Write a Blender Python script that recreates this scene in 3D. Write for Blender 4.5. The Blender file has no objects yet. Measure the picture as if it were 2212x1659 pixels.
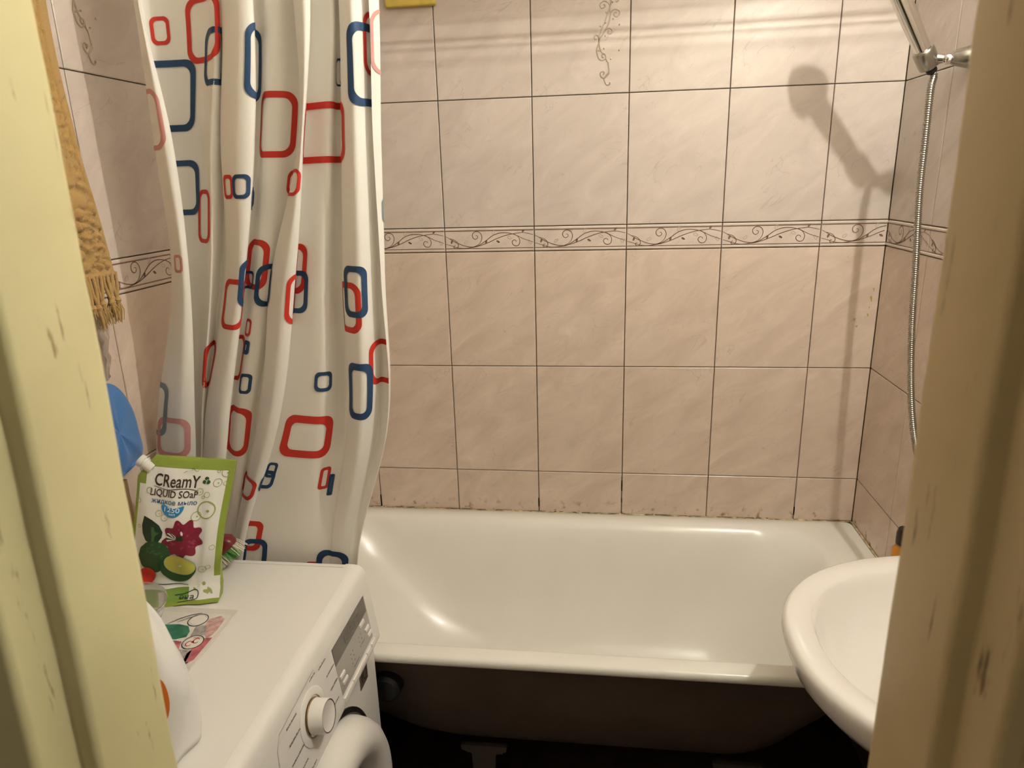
import bpy, bmesh, math, random
from mathutils import Vector, Matrix
random.seed(7)
scene = bpy.context.scene
COL = scene.collection

# ------------------------------------------------------------------ camera, world, exposure
cam_data = bpy.data.cameras.new('camera')
cam_data.sensor_width = 36.0
cam_data.lens = 36.0 * 1505.88 / 2212.0
cam_data.clip_start = 0.02
cam_data.dof.use_dof = True
cam_data.dof.focus_distance = 1.75
cam_data.dof.aperture_fstop = 8.0
cam = bpy.data.objects.new('camera', cam_data)
COL.objects.link(cam)
cam.matrix_world = Matrix(((0.99207788, -0.00883883, 0.12531300, 0.9186),
                           (0.12264173, 0.28421985, -0.95088279, -1.9398),
                           (-0.02721176, 0.95871839, 0.28305224, 1.6059),
                           (0, 0, 0, 1)))
scene.camera = cam

world = bpy.data.worlds.new('world')
scene.world = world
world.use_nodes = True
world.node_tree.nodes['Background'].inputs[0].default_value = (1.0, 0.84, 0.62, 1)
world.node_tree.nodes['Background'].inputs[1].default_value = 0.16

scene.view_settings.view_transform = 'Standard'
scene.view_settings.look = 'None'
scene.view_settings.gamma = 1.0
scene.view_settings.use_curve_mapping = False
scene.view_settings.exposure = 0.0

LAMP = Vector((1.585, -1.10, 2.38))         # bare bulb of the wall lamp on the right wall, above the washbasin
LAMP_COLOR = (1.0, 0.985, 0.885)
LAMP_POWER = 3650.0

# room: x 0..XR (left to right wall), back wall y=0, door wall y=-1.45, floor z=0
XR = 1.65
YF = -1.45
ZC = 2.55
RIM = 0.62
ZL = 1.4116            # lower edge of the border tile row
BH = 0.0667            # border tile height
TH = 0.329             # tile height
TW = 0.25              # tile width

# ------------------------------------------------------------------ materials
def new_mat(name):
    m = bpy.data.materials.new(name)
    m.use_nodes = True
    return m, m.node_tree.nodes, m.node_tree.links, m.node_tree.nodes['Principled BSDF']

def mat(name, color, rough=0.5, metal=0.0, noise=0.0, nscale=30.0, bump=0.0, bscale=60.0, coat=0.0, trans=0.0, alpha=1.0, coords='Object', stretch=(1, 1, 1), emit=0.0, spec=0.5, ior=1.45):
    m, N, L, b = new_mat(name)
    b.inputs['Base Color'].default_value = (*color, 1)
    b.inputs['Roughness'].default_value = rough
    b.inputs['Metallic'].default_value = metal
    b.inputs['Coat Weight'].default_value = coat
    b.inputs['Transmission Weight'].default_value = trans
    b.inputs['Alpha'].default_value = alpha
    b.inputs['Specular IOR Level'].default_value = spec
    b.inputs['IOR'].default_value = ior
    if emit:
        b.inputs['Emission Color'].default_value = (*color, 1)
        b.inputs['Emission Strength'].default_value = emit
    if noise or bump:
        tc = N.new('ShaderNodeTexCoord'); mp = N.new('ShaderNodeMapping')
        mp.inputs['Scale'].default_value = stretch
        L.new(tc.outputs[coords], mp.inputs[0])
        if noise:
            n = N.new('ShaderNodeTexNoise'); n.inputs['Scale'].default_value = nscale; n.inputs['Detail'].default_value = 5
            L.new(mp.outputs[0], n.inputs['Vector'])
            r = N.new('ShaderNodeValToRGB')
            r.color_ramp.elements[0].position = 0.3; r.color_ramp.elements[1].position = 0.7
            d = 1 - noise
            r.color_ramp.elements[0].color = (color[0] * d, color[1] * d, color[2] * d, 1)
            r.color_ramp.elements[1].color = (min(1, color[0] * (1 + noise * .5)), min(1, color[1] * (1 + noise * .5)), min(1, color[2] * (1 + noise * .5)), 1)
            L.new(n.outputs['Fac'], r.inputs[0]); L.new(r.outputs[0], b.inputs['Base Color'])
        if bump:
            n2 = N.new('ShaderNodeTexNoise'); n2.inputs['Scale'].default_value = bscale; n2.inputs['Detail'].default_value = 4
            L.new(mp.outputs[0], n2.inputs['Vector'])
            bp = N.new('ShaderNodeBump'); bp.inputs['Strength'].default_value = bump; bp.inputs['Distance'].default_value = 0.004
            L.new(n2.outputs['Fac'], bp.inputs['Height']); L.new(bp.outputs[0], b.inputs['Normal'])
    return m

def tile_mat(name, base, dark, light, seed, stain=False):
    m, N, L, b = new_mat(name)
    tc = N.new('ShaderNodeTexCoord'); oi = N.new('ShaderNodeObjectInfo')
    mul = N.new('ShaderNodeVectorMath'); mul.operation = 'SCALE'
    mul.inputs[0].default_value = (1.7, 2.3, 0); L.new(oi.outputs['Random'], mul.inputs['Scale'])
    add = N.new('ShaderNodeVectorMath'); add.operation = 'ADD'
    L.new(tc.outputs['Object'], add.inputs[0]); L.new(mul.outputs[0], add.inputs[1])
    mr_ = N.new('ShaderNodeMapping'); mr_.inputs['Rotation'].default_value = (0, 0, -0.62); L.new(add.outputs[0], mr_.inputs[0])
    mp = N.new('ShaderNodeMapping'); mp.inputs['Scale'].default_value = (0.75, 1.7, 1); mp.inputs['Location'].default_value = (seed, seed * .7, 0)
    L.new(mr_.outputs[0], mp.inputs[0])
    n1 = N.new('ShaderNodeTexNoise'); n1.inputs['Scale'].default_value = 9; n1.inputs['Detail'].default_value = 8; n1.inputs['Roughness'].default_value = .62; n1.inputs['Distortion'].default_value = .8
    L.new(mp.outputs[0], n1.inputs['Vector'])
    r1 = N.new('ShaderNodeValToRGB'); r1.color_ramp.elements[0].position = .32; r1.color_ramp.elements[1].position = .66
    r1.color_ramp.elements[0].color = (*dark, 1); r1.color_ramp.elements[1].color = (*base, 1)
    e = r1.color_ramp.elements.new(.8); e.color = (*light, 1)
    L.new(n1.outputs['Fac'], r1.inputs[0])
    # thin veins
    n2 = N.new('ShaderNodeTexNoise'); n2.inputs['Scale'].default_value = 6; n2.inputs['Detail'].default_value = 3; n2.inputs['Distortion'].default_value = 2.2
    L.new(mp.outputs[0], n2.inputs['Vector'])
    s = N.new('ShaderNodeMath'); s.operation = 'SUBTRACT'; s.inputs[1].default_value = .5; L.new(n2.outputs['Fac'], s.inputs[0])
    a = N.new('ShaderNodeMath'); a.operation = 'ABSOLUTE'; L.new(s.outputs[0], a.inputs[0])
    r2 = N.new('ShaderNodeValToRGB'); r2.color_ramp.elements[0].position = .0; r2.color_ramp.elements[1].position = .012
    r2.color_ramp.elements[0].color = (1, 1, 1, 1); r2.color_ramp.elements[1].color = (0, 0, 0, 1); L.new(a.outputs[0], r2.inputs[0])
    n3 = N.new('ShaderNodeTexNoise'); n3.inputs['Scale'].default_value = 14; L.new(add.outputs[0], n3.inputs['Vector'])
    r3 = N.new('ShaderNodeValToRGB'); r3.color_ramp.elements[0].position = .5; r3.color_ramp.elements[1].position = .64
    L.new(n3.outputs['Fac'], r3.inputs[0])
    m2 = N.new('ShaderNodeMath'); m2.operation = 'MULTIPLY'; L.new(r2.outputs[0], m2.inputs[0]); L.new(r3.outputs[0], m2.inputs[1])
    m3 = N.new('ShaderNodeMath'); m3.operation = 'MULTIPLY'; m3.inputs[1].default_value = .30; L.new(m2.outputs[0], m3.inputs[0])
    mx = N.new('ShaderNodeMixRGB'); L.new(m3.outputs[0], mx.inputs[0]); L.new(r1.outputs[0], mx.inputs[1]); mx.inputs[2].default_value = (dark[0] * .5, dark[1] * .48, dark[2] * .45, 1)
    out = mx.outputs[0]
    if stain:
        g = N.new('ShaderNodeNewGeometry'); sp = N.new('ShaderNodeSeparateXYZ'); L.new(g.outputs['Position'], sp.inputs[0])
        mr = N.new('ShaderNodeMapRange'); mr.inputs['From Min'].default_value = RIM + .05; mr.inputs['From Max'].default_value = RIM + .004
        L.new(sp.outputs['Z'], mr.inputs['Value'])
        n4 = N.new('ShaderNodeTexNoise'); n4.inputs['Scale'].default_value = 45; n4.inputs['Detail'].default_value = 6; L.new(g.outputs['Position'], n4.inputs['Vector'])
        r4 = N.new('ShaderNodeValToRGB'); r4.color_ramp.elements[0].position = .57; r4.color_ramp.elements[1].position = .68; L.new(n4.outputs['Fac'], r4.inputs[0])
        mm = N.new('ShaderNodeMath'); mm.operation = 'MULTIPLY'; L.new(mr.outputs[0], mm.inputs[0]); L.new(r4.outputs[0], mm.inputs[1])
        mx2 = N.new('ShaderNodeMixRGB'); L.new(mm.outputs[0], mx2.inputs[0]); L.new(out, mx2.inputs[1]); mx2.inputs[2].default_value = (.28, .17, .07, 1)
        out = mx2.outputs[0]
    L.new(out, b.inputs['Base Color'])
    b.inputs['Roughness'].default_value = .22
    bn = N.new('ShaderNodeTexNoise'); bn.inputs['Scale'].default_value = 16; bn.inputs['Detail'].default_value = 3; L.new(mp.outputs[0], bn.inputs['Vector'])
    bp = N.new('ShaderNodeBump'); bp.inputs['Strength'].default_value = .25; bp.inputs['Distance'].default_value = .003
    L.new(bn.outputs['Fac'], bp.inputs['Height']); L.new(bp.outputs[0], b.inputs['Normal'])
    return m

def paint_mat(name, base, worn, seed, amount):
    m, N, L, b = new_mat(name)
    g = N.new('ShaderNodeNewGeometry'); mp = N.new('ShaderNodeMapping'); mp.inputs['Scale'].default_value = (1, 1, .13); mp.inputs['Location'].default_value = (seed, 0, 0)
    L.new(g.outputs['Position'], mp.inputs[0])
    n = N.new('ShaderNodeTexNoise'); n.inputs['Scale'].default_value = 75; n.inputs['Detail'].default_value = 6; n.inputs['Roughness'].default_value = .6; L.new(mp.outputs[0], n.inputs['Vector'])
    r = N.new('ShaderNodeValToRGB'); r.color_ramp.elements[0].position = .60 - amount; r.color_ramp.elements[1].position = .66 - amount * .6
    r.color_ramp.elements[0].color = (0, 0, 0, 1); r.color_ramp.elements[1].color = (1, 1, 1, 1); L.new(n.outputs['Fac'], r.inputs[0])
    n2 = N.new('ShaderNodeTexNoise'); n2.inputs['Scale'].default_value = 5; n2.inputs['Detail'].default_value = 4; L.new(g.outputs['Position'], n2.inputs['Vector'])
    r2 = N.new('ShaderNodeValToRGB'); r2.color_ramp.elements[0].position = .35; r2.color_ramp.elements[1].position = .7
    r2.color_ramp.elements[0].color = (base[0] * .86, base[1] * .84, base[2] * .80, 1); r2.color_ramp.elements[1].color = (*base, 1); L.new(n2.outputs['Fac'], r2.inputs[0])
    mx = N.new('ShaderNodeMixRGB'); L.new(r.outputs[0], mx.inputs[0]); L.new(r2.outputs[0], mx.inputs[1]); mx.inputs[2].default_value = (*worn, 1)
    L.new(mx.outputs[0], b.inputs['Base Color']); b.inputs['Roughness'].default_value = .42
    bp = N.new('ShaderNodeBump'); bp.inputs['Strength'].default_value = .3; bp.inputs['Distance'].default_value = .002; bp.invert = True
    L.new(r.outputs[0], bp.inputs['Height']); L.new(bp.outputs[0], b.inputs['Normal'])
    return m

def cloth_mat(name, color, tr=.3, rough=.6):
    m, N, L, b = new_mat(name)
    b.inputs['Base Color'].default_value = (*color, 1); b.inputs['Roughness'].default_value = rough
    t = N.new('ShaderNodeBsdfTranslucent'); t.inputs[0].default_value = (*color, 1)
    mx = N.new('ShaderNodeMixShader'); mx.inputs[0].default_value = tr
    L.new(b.outputs[0], mx.inputs[1]); L.new(t.outputs[0], mx.inputs[2])
    L.new(mx.outputs[0], N['Material Output'].inputs['Surface'])
    tc = N.new('ShaderNodeTexCoord'); n = N.new('ShaderNodeTexNoise'); n.inputs['Scale'].default_value = 22; n.inputs['Detail'].default_value = 5
    L.new(tc.outputs['Object'], n.inputs['Vector'])
    bp = N.new('ShaderNodeBump'); bp.inputs['Strength'].default_value = .22; bp.inputs['Distance'].default_value = .004
    L.new(n.outputs['Fac'], bp.inputs['Height']); L.new(bp.outputs[0], b.inputs['Normal'])
    return m

M = {}
M['tile_up'] = tile_mat('tile_upper', (.64, .555, .495), (.54, .465, .41), (.70, .615, .555), 1.3)
M['tile_low'] = tile_mat('tile_lower', (.715, .585, .485), (.59, .47, .38), (.78, .66, .565), 4.1, stain=True)
M['tile_border'] = tile_mat('tile_border', (.70, .60, .53), (.60, .51, .445), (.76, .67, .60), 8.2)
M['vine'] = mat('vine_print', (.19, .12, .085), .35)
M['vine_pale'] = mat('vine_print_pale', (.46, .37, .31), .35)
M['silver'] = mat('silver_relief', (.46, .385, .30), .2, .45, coat=.6)
M['grout'] = mat('grout', (.15, .09, .045), .85, noise=.35, nscale=60)
M['grout_dark'] = mat('mould', (.05, .03, .015), .9)
M['plaster'] = mat('plaster', (.84, .79, .70), .8, noise=.06, nscale=8)
M['ceiling'] = mat('ceiling_paint', (.88, .86, .82), .8)
M['floor'] = mat('floor_tile', (.085, .05, .032), .6, noise=.3, nscale=14)
M['jamb_l'] = paint_mat('door_paint', (.74, .68, .38), (.34, .25, .12), 0.0, -.05)
M['jamb_r'] = paint_mat('door_paint_worn_shaded', (.71, .555, .30), (.24, .145, .075), 3.7, -.008)  # left jamb's paint, with warm shade put into the browner base; more wear
M['enamel'] = mat('enamel', (.89, .86, .79), .22, coat=.15, noise=.03, nscale=5)
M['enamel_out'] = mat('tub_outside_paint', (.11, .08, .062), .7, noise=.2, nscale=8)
M['ceramic'] = mat('ceramic', (.88, .84, .79), .12, coat=.4)
M['sealant'] = mat('old_sealant', (.62, .50, .30), .6, noise=.75, nscale=55)
M['steel'] = mat('foot_metal', (.09, .075, .062), .6, .3)
M['black'] = mat('black_plastic', (.012, .012, .013), .35)
M['curtain'] = cloth_mat('curtain_cloth', (.91, .88, .82), .14)
M['c_red'] = cloth_mat('curtain_red', (.62, .035, .018), .12)
M['c_blue'] = cloth_mat('curtain_blue', (.018, .06, .15), .12)
M['c_pink'] = cloth_mat('curtain_reverse_pink', (.72, .36, .33), .25)
M['c_grey'] = cloth_mat('curtain_reverse_blue', (.25, .32, .37), .25)
M['wm'] = mat('machine_white', (.84, .81, .76), .32)
M['wm_seam'] = mat('machine_seam', (.34, .31, .27), .6)
M['wm_disp'] = mat('machine_display', (.13, .115, .095), .22)
M['wm_disp2'] = mat('machine_display_light', (.42, .40, .36), .35)
M['wm_print'] = mat('machine_print', (.16, .14, .12), .5)
M['chrome'] = mat('chrome', (.82, .80, .77), .10, 1.0)
M['chrome_dull'] = mat('chrome_dull', (.36, .335, .29), .25, .95)
M['amber'] = mat('chrome_warm', (.45, .33, .20), .2, 1.0)
M['glass_dark'] = mat('door_glass', (.03, .03, .032), .08, coat=.5)
M['towel'] = None
M['rust'] = mat('stain', (.45, .30, .08), .6)

# ------------------------------------------------------------------ mesh helpers
class MB:
    def __init__(s): s.v = []; s.f = []; s.m = []
    def vert(s, p): s.v.append(tuple(p)); return len(s.v) - 1
    def face(s, ids, m=0): s.f.append(tuple(ids)); s.m.append(m)
    def box(s, a, b, m=0):
        i = len(s.v)
        for z in (a[2], b[2]):
            for y in (a[1], b[1]):
                for x in (a[0], b[0]): s.v.append((x, y, z))
        for q in ((0, 2, 3, 1), (4, 5, 7, 6), (0, 1, 5, 4), (2, 6, 7, 3), (0, 4, 6, 2), (1, 3, 7, 5)): s.face([i + k for k in q], m)
        return s
    def grid(s, pts, m=0, close_u=False, close_v=False, flip=False):
        nv = len(pts); nu = len(pts[0]); i0 = len(s.v)
        for r in pts:
            for p in r: s.v.append(tuple(p))
        for j in range(nv if close_v else nv - 1):
            for i in range(nu if close_u else nu - 1):
                a = i0 + j * nu + i; b = i0 + j * nu + (i + 1) % nu
                c = i0 + ((j + 1) % nv) * nu + (i + 1) % nu; d = i0 + ((j + 1) % nv) * nu + i
                s.face((a, d, c, b) if flip else (a, b, c, d), m)
        return i0
    def cap(s, i0, n, flip=False, m=0):
        ids = list(range(i0, i0 + n)); s.face(ids[::-1] if flip else ids, m)
    def tube(s, path, r, n=10, m=0, caps=True):
        path = [Vector(p) for p in path]; rings = []
        rr = r if isinstance(r, (list, tuple)) else [r] * len(path)
        t0 = (path[1] - path[0]).normalized()
        up = Vector((0, 0, 1)) if abs(t0.z) < .9 else Vector((1, 0, 0))
        nrm = t0.cross(up).normalized()
        for k, p in enumerate(path):
            t = (path[min(k + 1, len(path) - 1)] - path[max(k - 1, 0)]).normalized()
            nrm = (nrm - t * nrm.dot(t)).normalized(); bn = t.cross(nrm)
            rings.append([p + (nrm * math.cos(a) + bn * math.sin(a)) * rr[k] for a in [2 * math.pi * q / n for q in range(n)]])
        i0 = s.grid(rings, m, close_u=True, flip=False)
        if caps:
            s.cap(i0, n, True, m); s.cap(i0 + (len(path) - 1) * n, n, False, m)
        return s
    def lathe(s, prof, origin, axis, n=40, m=0, mats=None):
        o = Vector(origin); ax = Vector(axis).normalized()
        up = Vector((0, 0, 1)) if abs(ax.z) < .9 else Vector((1, 0, 0))
        a1 = ax.cross(up).normalized(); a2 = ax.cross(a1)
        rings = [[o + ax * h + (a1 * math.cos(t) + a2 * math.sin(t)) * max(r, 1e-5) for t in [2 * math.pi * q / n for q in range(n)]] for r, h in prof]
        k0 = len(s.f)
        s.grid(rings, m, close_u=True, flip=True)
        if mats:
            for j in range(len(prof) - 1):
                for i in range(n): s.m[k0 + j * n + i] = mats[j]
        return s
    def build(s, name, mats, parent=None, smooth=False, bevel=0.0, seg=2, angle=40):
        me = bpy.data.meshes.new(name); me.from_pydata(s.v, [], s.f); me.update()
        if not isinstance(mats, (list, tuple)): mats = [mats]
        for q in mats: me.materials.append(q)
        if len(mats) > 1: me.polygons.foreach_set('material_index', s.m)
        if smooth: me.polygons.foreach_set('use_smooth', [True] * len(me.polygons))
        o = bpy.data.objects.new(name, me); COL.objects.link(o)
        if parent: o.parent = parent
        if smooth and angle < 180:
            try: me.set_sharp_from_angle(angle=math.radians(angle))
            except Exception: pass
        if bevel:
            md = o.modifiers.new('bevel', 'BEVEL'); md.width = bevel; md.segments = seg; md.limit_method = 'ANGLE'
        return o

def thing(name, label, cat, loc=(0, 0, 0), group=None):
    o = bpy.data.objects.new(name, None); COL.objects.link(o); o.location = loc
    o.empty_display_size = .05
    o['label'] = label; o['category'] = cat
    if group: o['group'] = group
    return o

def tag(o, label, cat=None, group=None, kind=None):
    o['label'] = label
    if cat: o['category'] = cat
    if group: o['group'] = group
    if kind: o['kind'] = kind
    return o

def at(parent, o):
    """parent o (built in world coordinates) to an empty that sits at its own place"""
    o.parent = parent; o.matrix_parent_inverse = Matrix.Translation(parent.location).inverted()
    return o

def rrect(x0, x1, y0, y1, r, z, n=10):
    pts = []
    for cx, cy, a0 in ((x1 - r, y1 - r, 0), (x0 + r, y1 - r, 90), (x0 + r, y0 + r, 180), (x1 - r, y0 + r, 270)):
        for k in range(n + 1):
            a = math.radians(a0 + 90 * k / n); pts.append((cx + r * math.cos(a), cy + r * math.sin(a), z))
    return pts

def smooth_path(pts, n=6):
    out = []
    P = [Vector(p) for p in pts]
    for i in range(len(P) - 1):
        a, b, c, d = P[max(i - 1, 0)], P[i], P[i + 1], P[min(i + 2, len(P) - 1)]
        for k in range(n):
            f = k / n
            out.append(.5 * ((2 * b) + (c - a) * f + (2 * a - 5 * b + 4 * c - d) * f * f + (3 * b - a - 3 * c + d) * f ** 3))
    out.append(P[-1]); return out

def ribbon(mb, path, w, fn, m=0, taper=True):
    """flat printed line along a 2-D path, placed by fn(a, b) -> point"""
    P = [Vector((p[0], p[1])) for p in path]; n = len(P); rows = []
    for k in range(n):
        t = (P[min(k + 1, n - 1)] - P[max(k - 1, 0)])
        t = t.normalized() if t.length > 1e-9 else Vector((1, 0))
        q = Vector((-t.y, t.x)) * w * .5 * ((.45 + .55 * math.sin(math.pi * min(1, max(0, k / (n - 1)) * .9 + .05))) if taper else 1)
        rows.append([fn(P[k].x + q.x, P[k].y + q.y), fn(P[k].x - q.x, P[k].y - q.y)])
    mb.grid(rows, m, flip=True)

def blob(mb, c, pts, fn, m=0, rings=3):
    """star-shaped printed patch: pts outline around centre c, laid on fn"""
    n = len(pts); rows = []
    for k in range(1, rings + 1):
        f = k / rings
        rows.append([fn(c[0] + (p[0] - c[0]) * f, c[1] + (p[1] - c[1]) * f) for p in pts])
    i0 = mb.grid(rows, m, close_u=True, flip=True)
    ci = mb.vert(fn(*c))
    for k in range(n): mb.face((ci, i0 + k, i0 + (k + 1) % n), m)

def ell(c, rx, ry, n=24, rot=0, wob=0, k=9):
    out = []
    for q in range(n):
        a = 2 * math.pi * q / n; w = 1 + wob * math.sin(k * a)
        x, y = rx * math.cos(a) * w, ry * math.sin(a) * w
        out.append((c[0] + x * math.cos(rot) - y * math.sin(rot), c[1] + x * math.sin(rot) + y * math.cos(rot)))
    return out

def text2d(s, size=1.0, bold=0.0, shear=0.0):
    cu = bpy.data.curves.new('txt', 'FONT'); cu.body = s; cu.size = size; cu.offset = bold; cu.shear = shear; cu.resolution_u = 3
    o = bpy.data.objects.new('txt', cu); COL.objects.link(o)
    bpy.context.view_layer.update()
    dg = bpy.context.evaluated_depsgraph_get()
    me = bpy.data.meshes.new_from_object(o.evaluated_get(dg))
    v = [(q.co.x, q.co.y) for q in me.vertices]; f = [tuple(p.vertices) for p in me.polygons]
    bpy.data.objects.remove(o); bpy.data.curves.remove(cu); bpy.data.meshes.remove(me)
    return v, f

def put_text(mb, s, x0, y0, w, h, fn, m=0, bold=0.0):
    v, f = text2d(s, 1.0, bold)
    if not v: return
    ax = min(q[0] for q in v); bx = max(q[0] for q in v); ay = min(q[1] for q in v); by = max(q[1] for q in v)
    i0 = len(mb.v)
    for q in v: mb.vert(fn(x0 + (q[0] - ax) / (bx - ax) * w, y0 + (q[1] - ay) / (by - ay) * h))
    for q in f: mb.face([i0 + k for k in q], m)

# ------------------------------------------------------------------ the room
def slab(name, a, b, m, label):
    o = MB().box(a, b).build(name, m); tag(o, label, kind='structure'); return o

floor = slab('floor', (-.1, -2.9, -.1), (XR + .1, .1, 0), M['floor'], 'dark brown floor under the bathtub')
ceiling = slab('ceiling', (-.1, YF - .1, ZC), (XR + .1, .1, ZC + .1), M['ceiling'], 'pale painted bathroom ceiling')
TT = .007                                                    # tile thickness proud of the grout bed
wall_back = slab('wall_back', (-.1, TT, 0), (XR + .1, .1, ZC), M['grout'], 'back wall of beige marbled tiles behind the bathtub')
wall_left = slab('wall_left', (-.1, YF, 0), (-TT, TT, ZC), M['grout'], 'left wall of beige tiles behind the towel and washing machine')
wall_right = slab('wall_right', (XR + TT, YF, 0), (XR + .1, TT, ZC), M['grout'], 'right wall of beige tiles behind the shower hose')
mbw = MB()
JL, JR, JH = .46, 1.205, 2.08                                # rough door opening
mbw.box((-.1, YF - .1, 0), (JL, YF, ZC)); mbw.box((JR, YF - .1, 0), (XR + .1, YF, ZC)); mbw.box((JL, YF - .1, JH), (JR, YF, ZC))
wall_front = tag(mbw.build('wall_front', M['plaster']), 'plastered door wall around the doorway', kind='structure')

def tile_mesh(name, w, h, mats):
    mb = MB(); c = .0016; t = TT + .0; g = .0011
    x, y = w / 2 - g, h / 2 - g
    lo = [(-x, -y, 0), (x, -y, 0), (x, y, 0), (-x, y, 0)]
    mid = [(a, b, t - .0012) for a, b, _ in lo]
    top = [(math.copysign(x - c, a), math.copysign(y - c, b), t) for a, b, _ in lo]
    mb.grid([lo, mid, top], 0, close_u=True); mb.face((8, 9, 10, 11), 0)
    return mb

def vine_border(mb, w, h):
    """raised mouldings along both long edges and the printed vine of one border tile (local, centre at 0)"""
    t = TT
    for s in (1, -1):
        yc = s * (h / 2 - .0052)
        prof = [(-.0032, 0), (-.0018, .0014), (.0012, .0014), (.0028, 0)]
        rows = [[(-w / 2 + .002, yc + a, t + b), (w / 2 - .002, yc + a, t + b)] for a, b in prof]
        mb.grid(rows, 0)
        ribbon(mb, [(-w / 2 + .002, yc - s * .0042), (w / 2 - .002, yc - s * .0042)], .0021, lambda a, b: (a, b, t + .0005), 1, False)
    def L(p): return ((p[0] - 875) / 710 * w, -(p[1] - 222) / 195 * h)
    fn = lambda a, b: (a, b, t + .0006)
    A = [(525, 192), (560, 213), (600, 238), (660, 264), (700, 275), (745, 280), (790, 268), (850, 230), (900, 193), (950, 174), (1000, 170), (1060, 180), (1100, 197), (1150, 222), (1222, 247)]
    B = [(528, 254), (570, 267), (625, 285), (680, 290), (750, 280), (800, 270), (870, 245), (930, 218), (1000, 193), (1060, 180), (1100, 175), (1150, 172), (1222, 189)]
    S1 = [(748, 279), (785, 262), (808, 235), (817, 205), (810, 178), (790, 160), (762, 160), (742, 180), (745, 206), (765, 218), (783, 205), (780, 190), (768, 189)]
    S2 = [(1068, 179), (1100, 200), (1117, 232), (1110, 264), (1090, 276), (1066, 268), (1055, 248), (1066, 230), (1084, 232), (1090, 244)]
    S3 = [(560, 210), (600, 225), (622, 250), (625, 273), (610, 291), (592, 285), (590, 271), (605, 264)]
    for P in (A, B, S1, S2, S3): ribbon(mb, smooth_path([(*L(p), 0) for p in P], 4), .0022, fn, 1)
    for c, rot in (((575, 237), 1.2), ((850, 240), 1.3), ((945, 240), -.5), ((1145, 155), .9)):
        blob(mb, L(c), ell(L(c), .0056, .0028, 10, rot), fn, 1, 1)
    for c, rot in (((690, 240), .6), ((910, 165), 1.1), ((1035, 210), -.4), ((1195, 246), -1.0)):
        e = ell(L(c), .0062, .0030, 14, rot); ribbon(mb, e + [e[0]], .0014, fn, 2, False)

MESH = {}
def get_mesh(kind, w, h):
    key = (kind, round(w, 4), round(h, 4))
    if key not in MESH:
        full = kind == 'border'
        mb = tile_mesh(kind, w, h, None)
        if kind == 'border':
            k0 = len(mb.v); vb = MB(); vine_border(vb, TW, BH)
            if w < TW - .01:                                  # a cut border tile: keep what lies on it
                keep = [all(abs(vb.v[i][0] - (w - TW) / 2 * -1 + 0) < 9 for i in f) for f in vb.f]
                off = (TW - w) / 2
                nf = []; nm = []
                for f, m_ in zip(vb.f, vb.m):
                    xs = [vb.v[i][0] for i in f]
                    if max(xs) - min(xs) > .1 or max(xs) < TW / 2 - 2 * off - .001: nf.append(f); nm.append(m_)
                vb.v = [(min(max(x + off, -w / 2 + .002), w / 2 - .002), y, z) for x, y, z in vb.v]; vb.f = nf; vb.m = nm
            mb.v += vb.v
            for f, m_ in zip(vb.f, vb.m): mb.face([i + k0 for i in f], m_)
        me = bpy.data.meshes.new(kind); me.from_pydata(mb.v, [], mb.f); me.update()
        for q in ([M['tile_border'], M['vine'], M['vine_pale']] if kind == 'border' else [M[kind]]): me.materials.append(q)
        me.polygons.foreach_set('material_index', mb.m)
        MESH[key] = me
    return MESH[key]

rowsZ = [(ZL - 3 * TH, ZL - 2 * TH, 'tile_low'), (ZL - 2 * TH, ZL - TH, 'tile_low'), (ZL - TH, ZL, 'tile_low'), (ZL, ZL + BH, 'border'),
         (ZL + BH, ZL + BH + TH, 'tile_up'), (ZL + BH + TH, ZL + BH + 2 * TH, 'tile_up'), (ZL + BH + 2 * TH, ZL + BH + 3 * TH, 'tile_up'), (ZL + BH + 3 * TH, ZC, 'tile_up')]

def tile_wall(wall, a0, a1, first, place, skip=None):
    """tiles over a wall, a = coordinate along it; place(a_centre, z_centre) -> matrix"""
    edges = [a0]
    e = first
    while e < a1 - .004:
        if e > a0 + .004: edges.append(e)
        e += TW
    edges.append(a1); out = {}
    for zi, (z0, z1, kind) in enumerate(rowsZ):
        for ci in range(len(edges) - 1):
            w = edges[ci + 1] - edges[ci]
            if w < .02: continue
            if skip and skip((edges[ci] + edges[ci + 1]) / 2, z0): continue
            o = bpy.data.objects.new('border_tile' if kind == 'border' else 'tile', get_mesh(kind, w, z1 - z0)); COL.objects.link(o)
            o.parent = wall; o.matrix_world = place((edges[ci] + edges[ci + 1]) / 2, (z0 + z1) / 2)
            out[(zi, ci)] = o
    return out, edges

MBACK = Matrix(((1, 0, 0, 0), (0, 0, -1, 0), (0, 1, 0, 0), (0, 0, 0, 1)))     # local x->x, y->z, z->-y
MLEFT = Matrix(((0, 0, 1, 0), (1, 0, 0, 0), (0, 1, 0, 0), (0, 0, 0, 1)))      # local x->y, y->z, z->+x
MRIGHT = Matrix(((0, 0, -1, 0), (-1, 0, 0, 0), (0, 1, 0, 0), (0, 0, 0, 1)))   # local x->-y, y->z, z->-x
back_tiles, back_edges = tile_wall(wall_back, 0, XR, -.014, lambda a, z: Matrix.Translation((a, TT, z)) @ MBACK)
left_tiles, left_edges = tile_wall(wall_left, -1.45, 0, -1.49, lambda a, z: Matrix.Translation((-TT, a, z)) @ MLEFT)
right_tiles, right_edges = tile_wall(wall_right, 0, 1.45, .242, lambda a, z: Matrix.Translation((XR + TT, -a, z)) @ MRIGHT)

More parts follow.
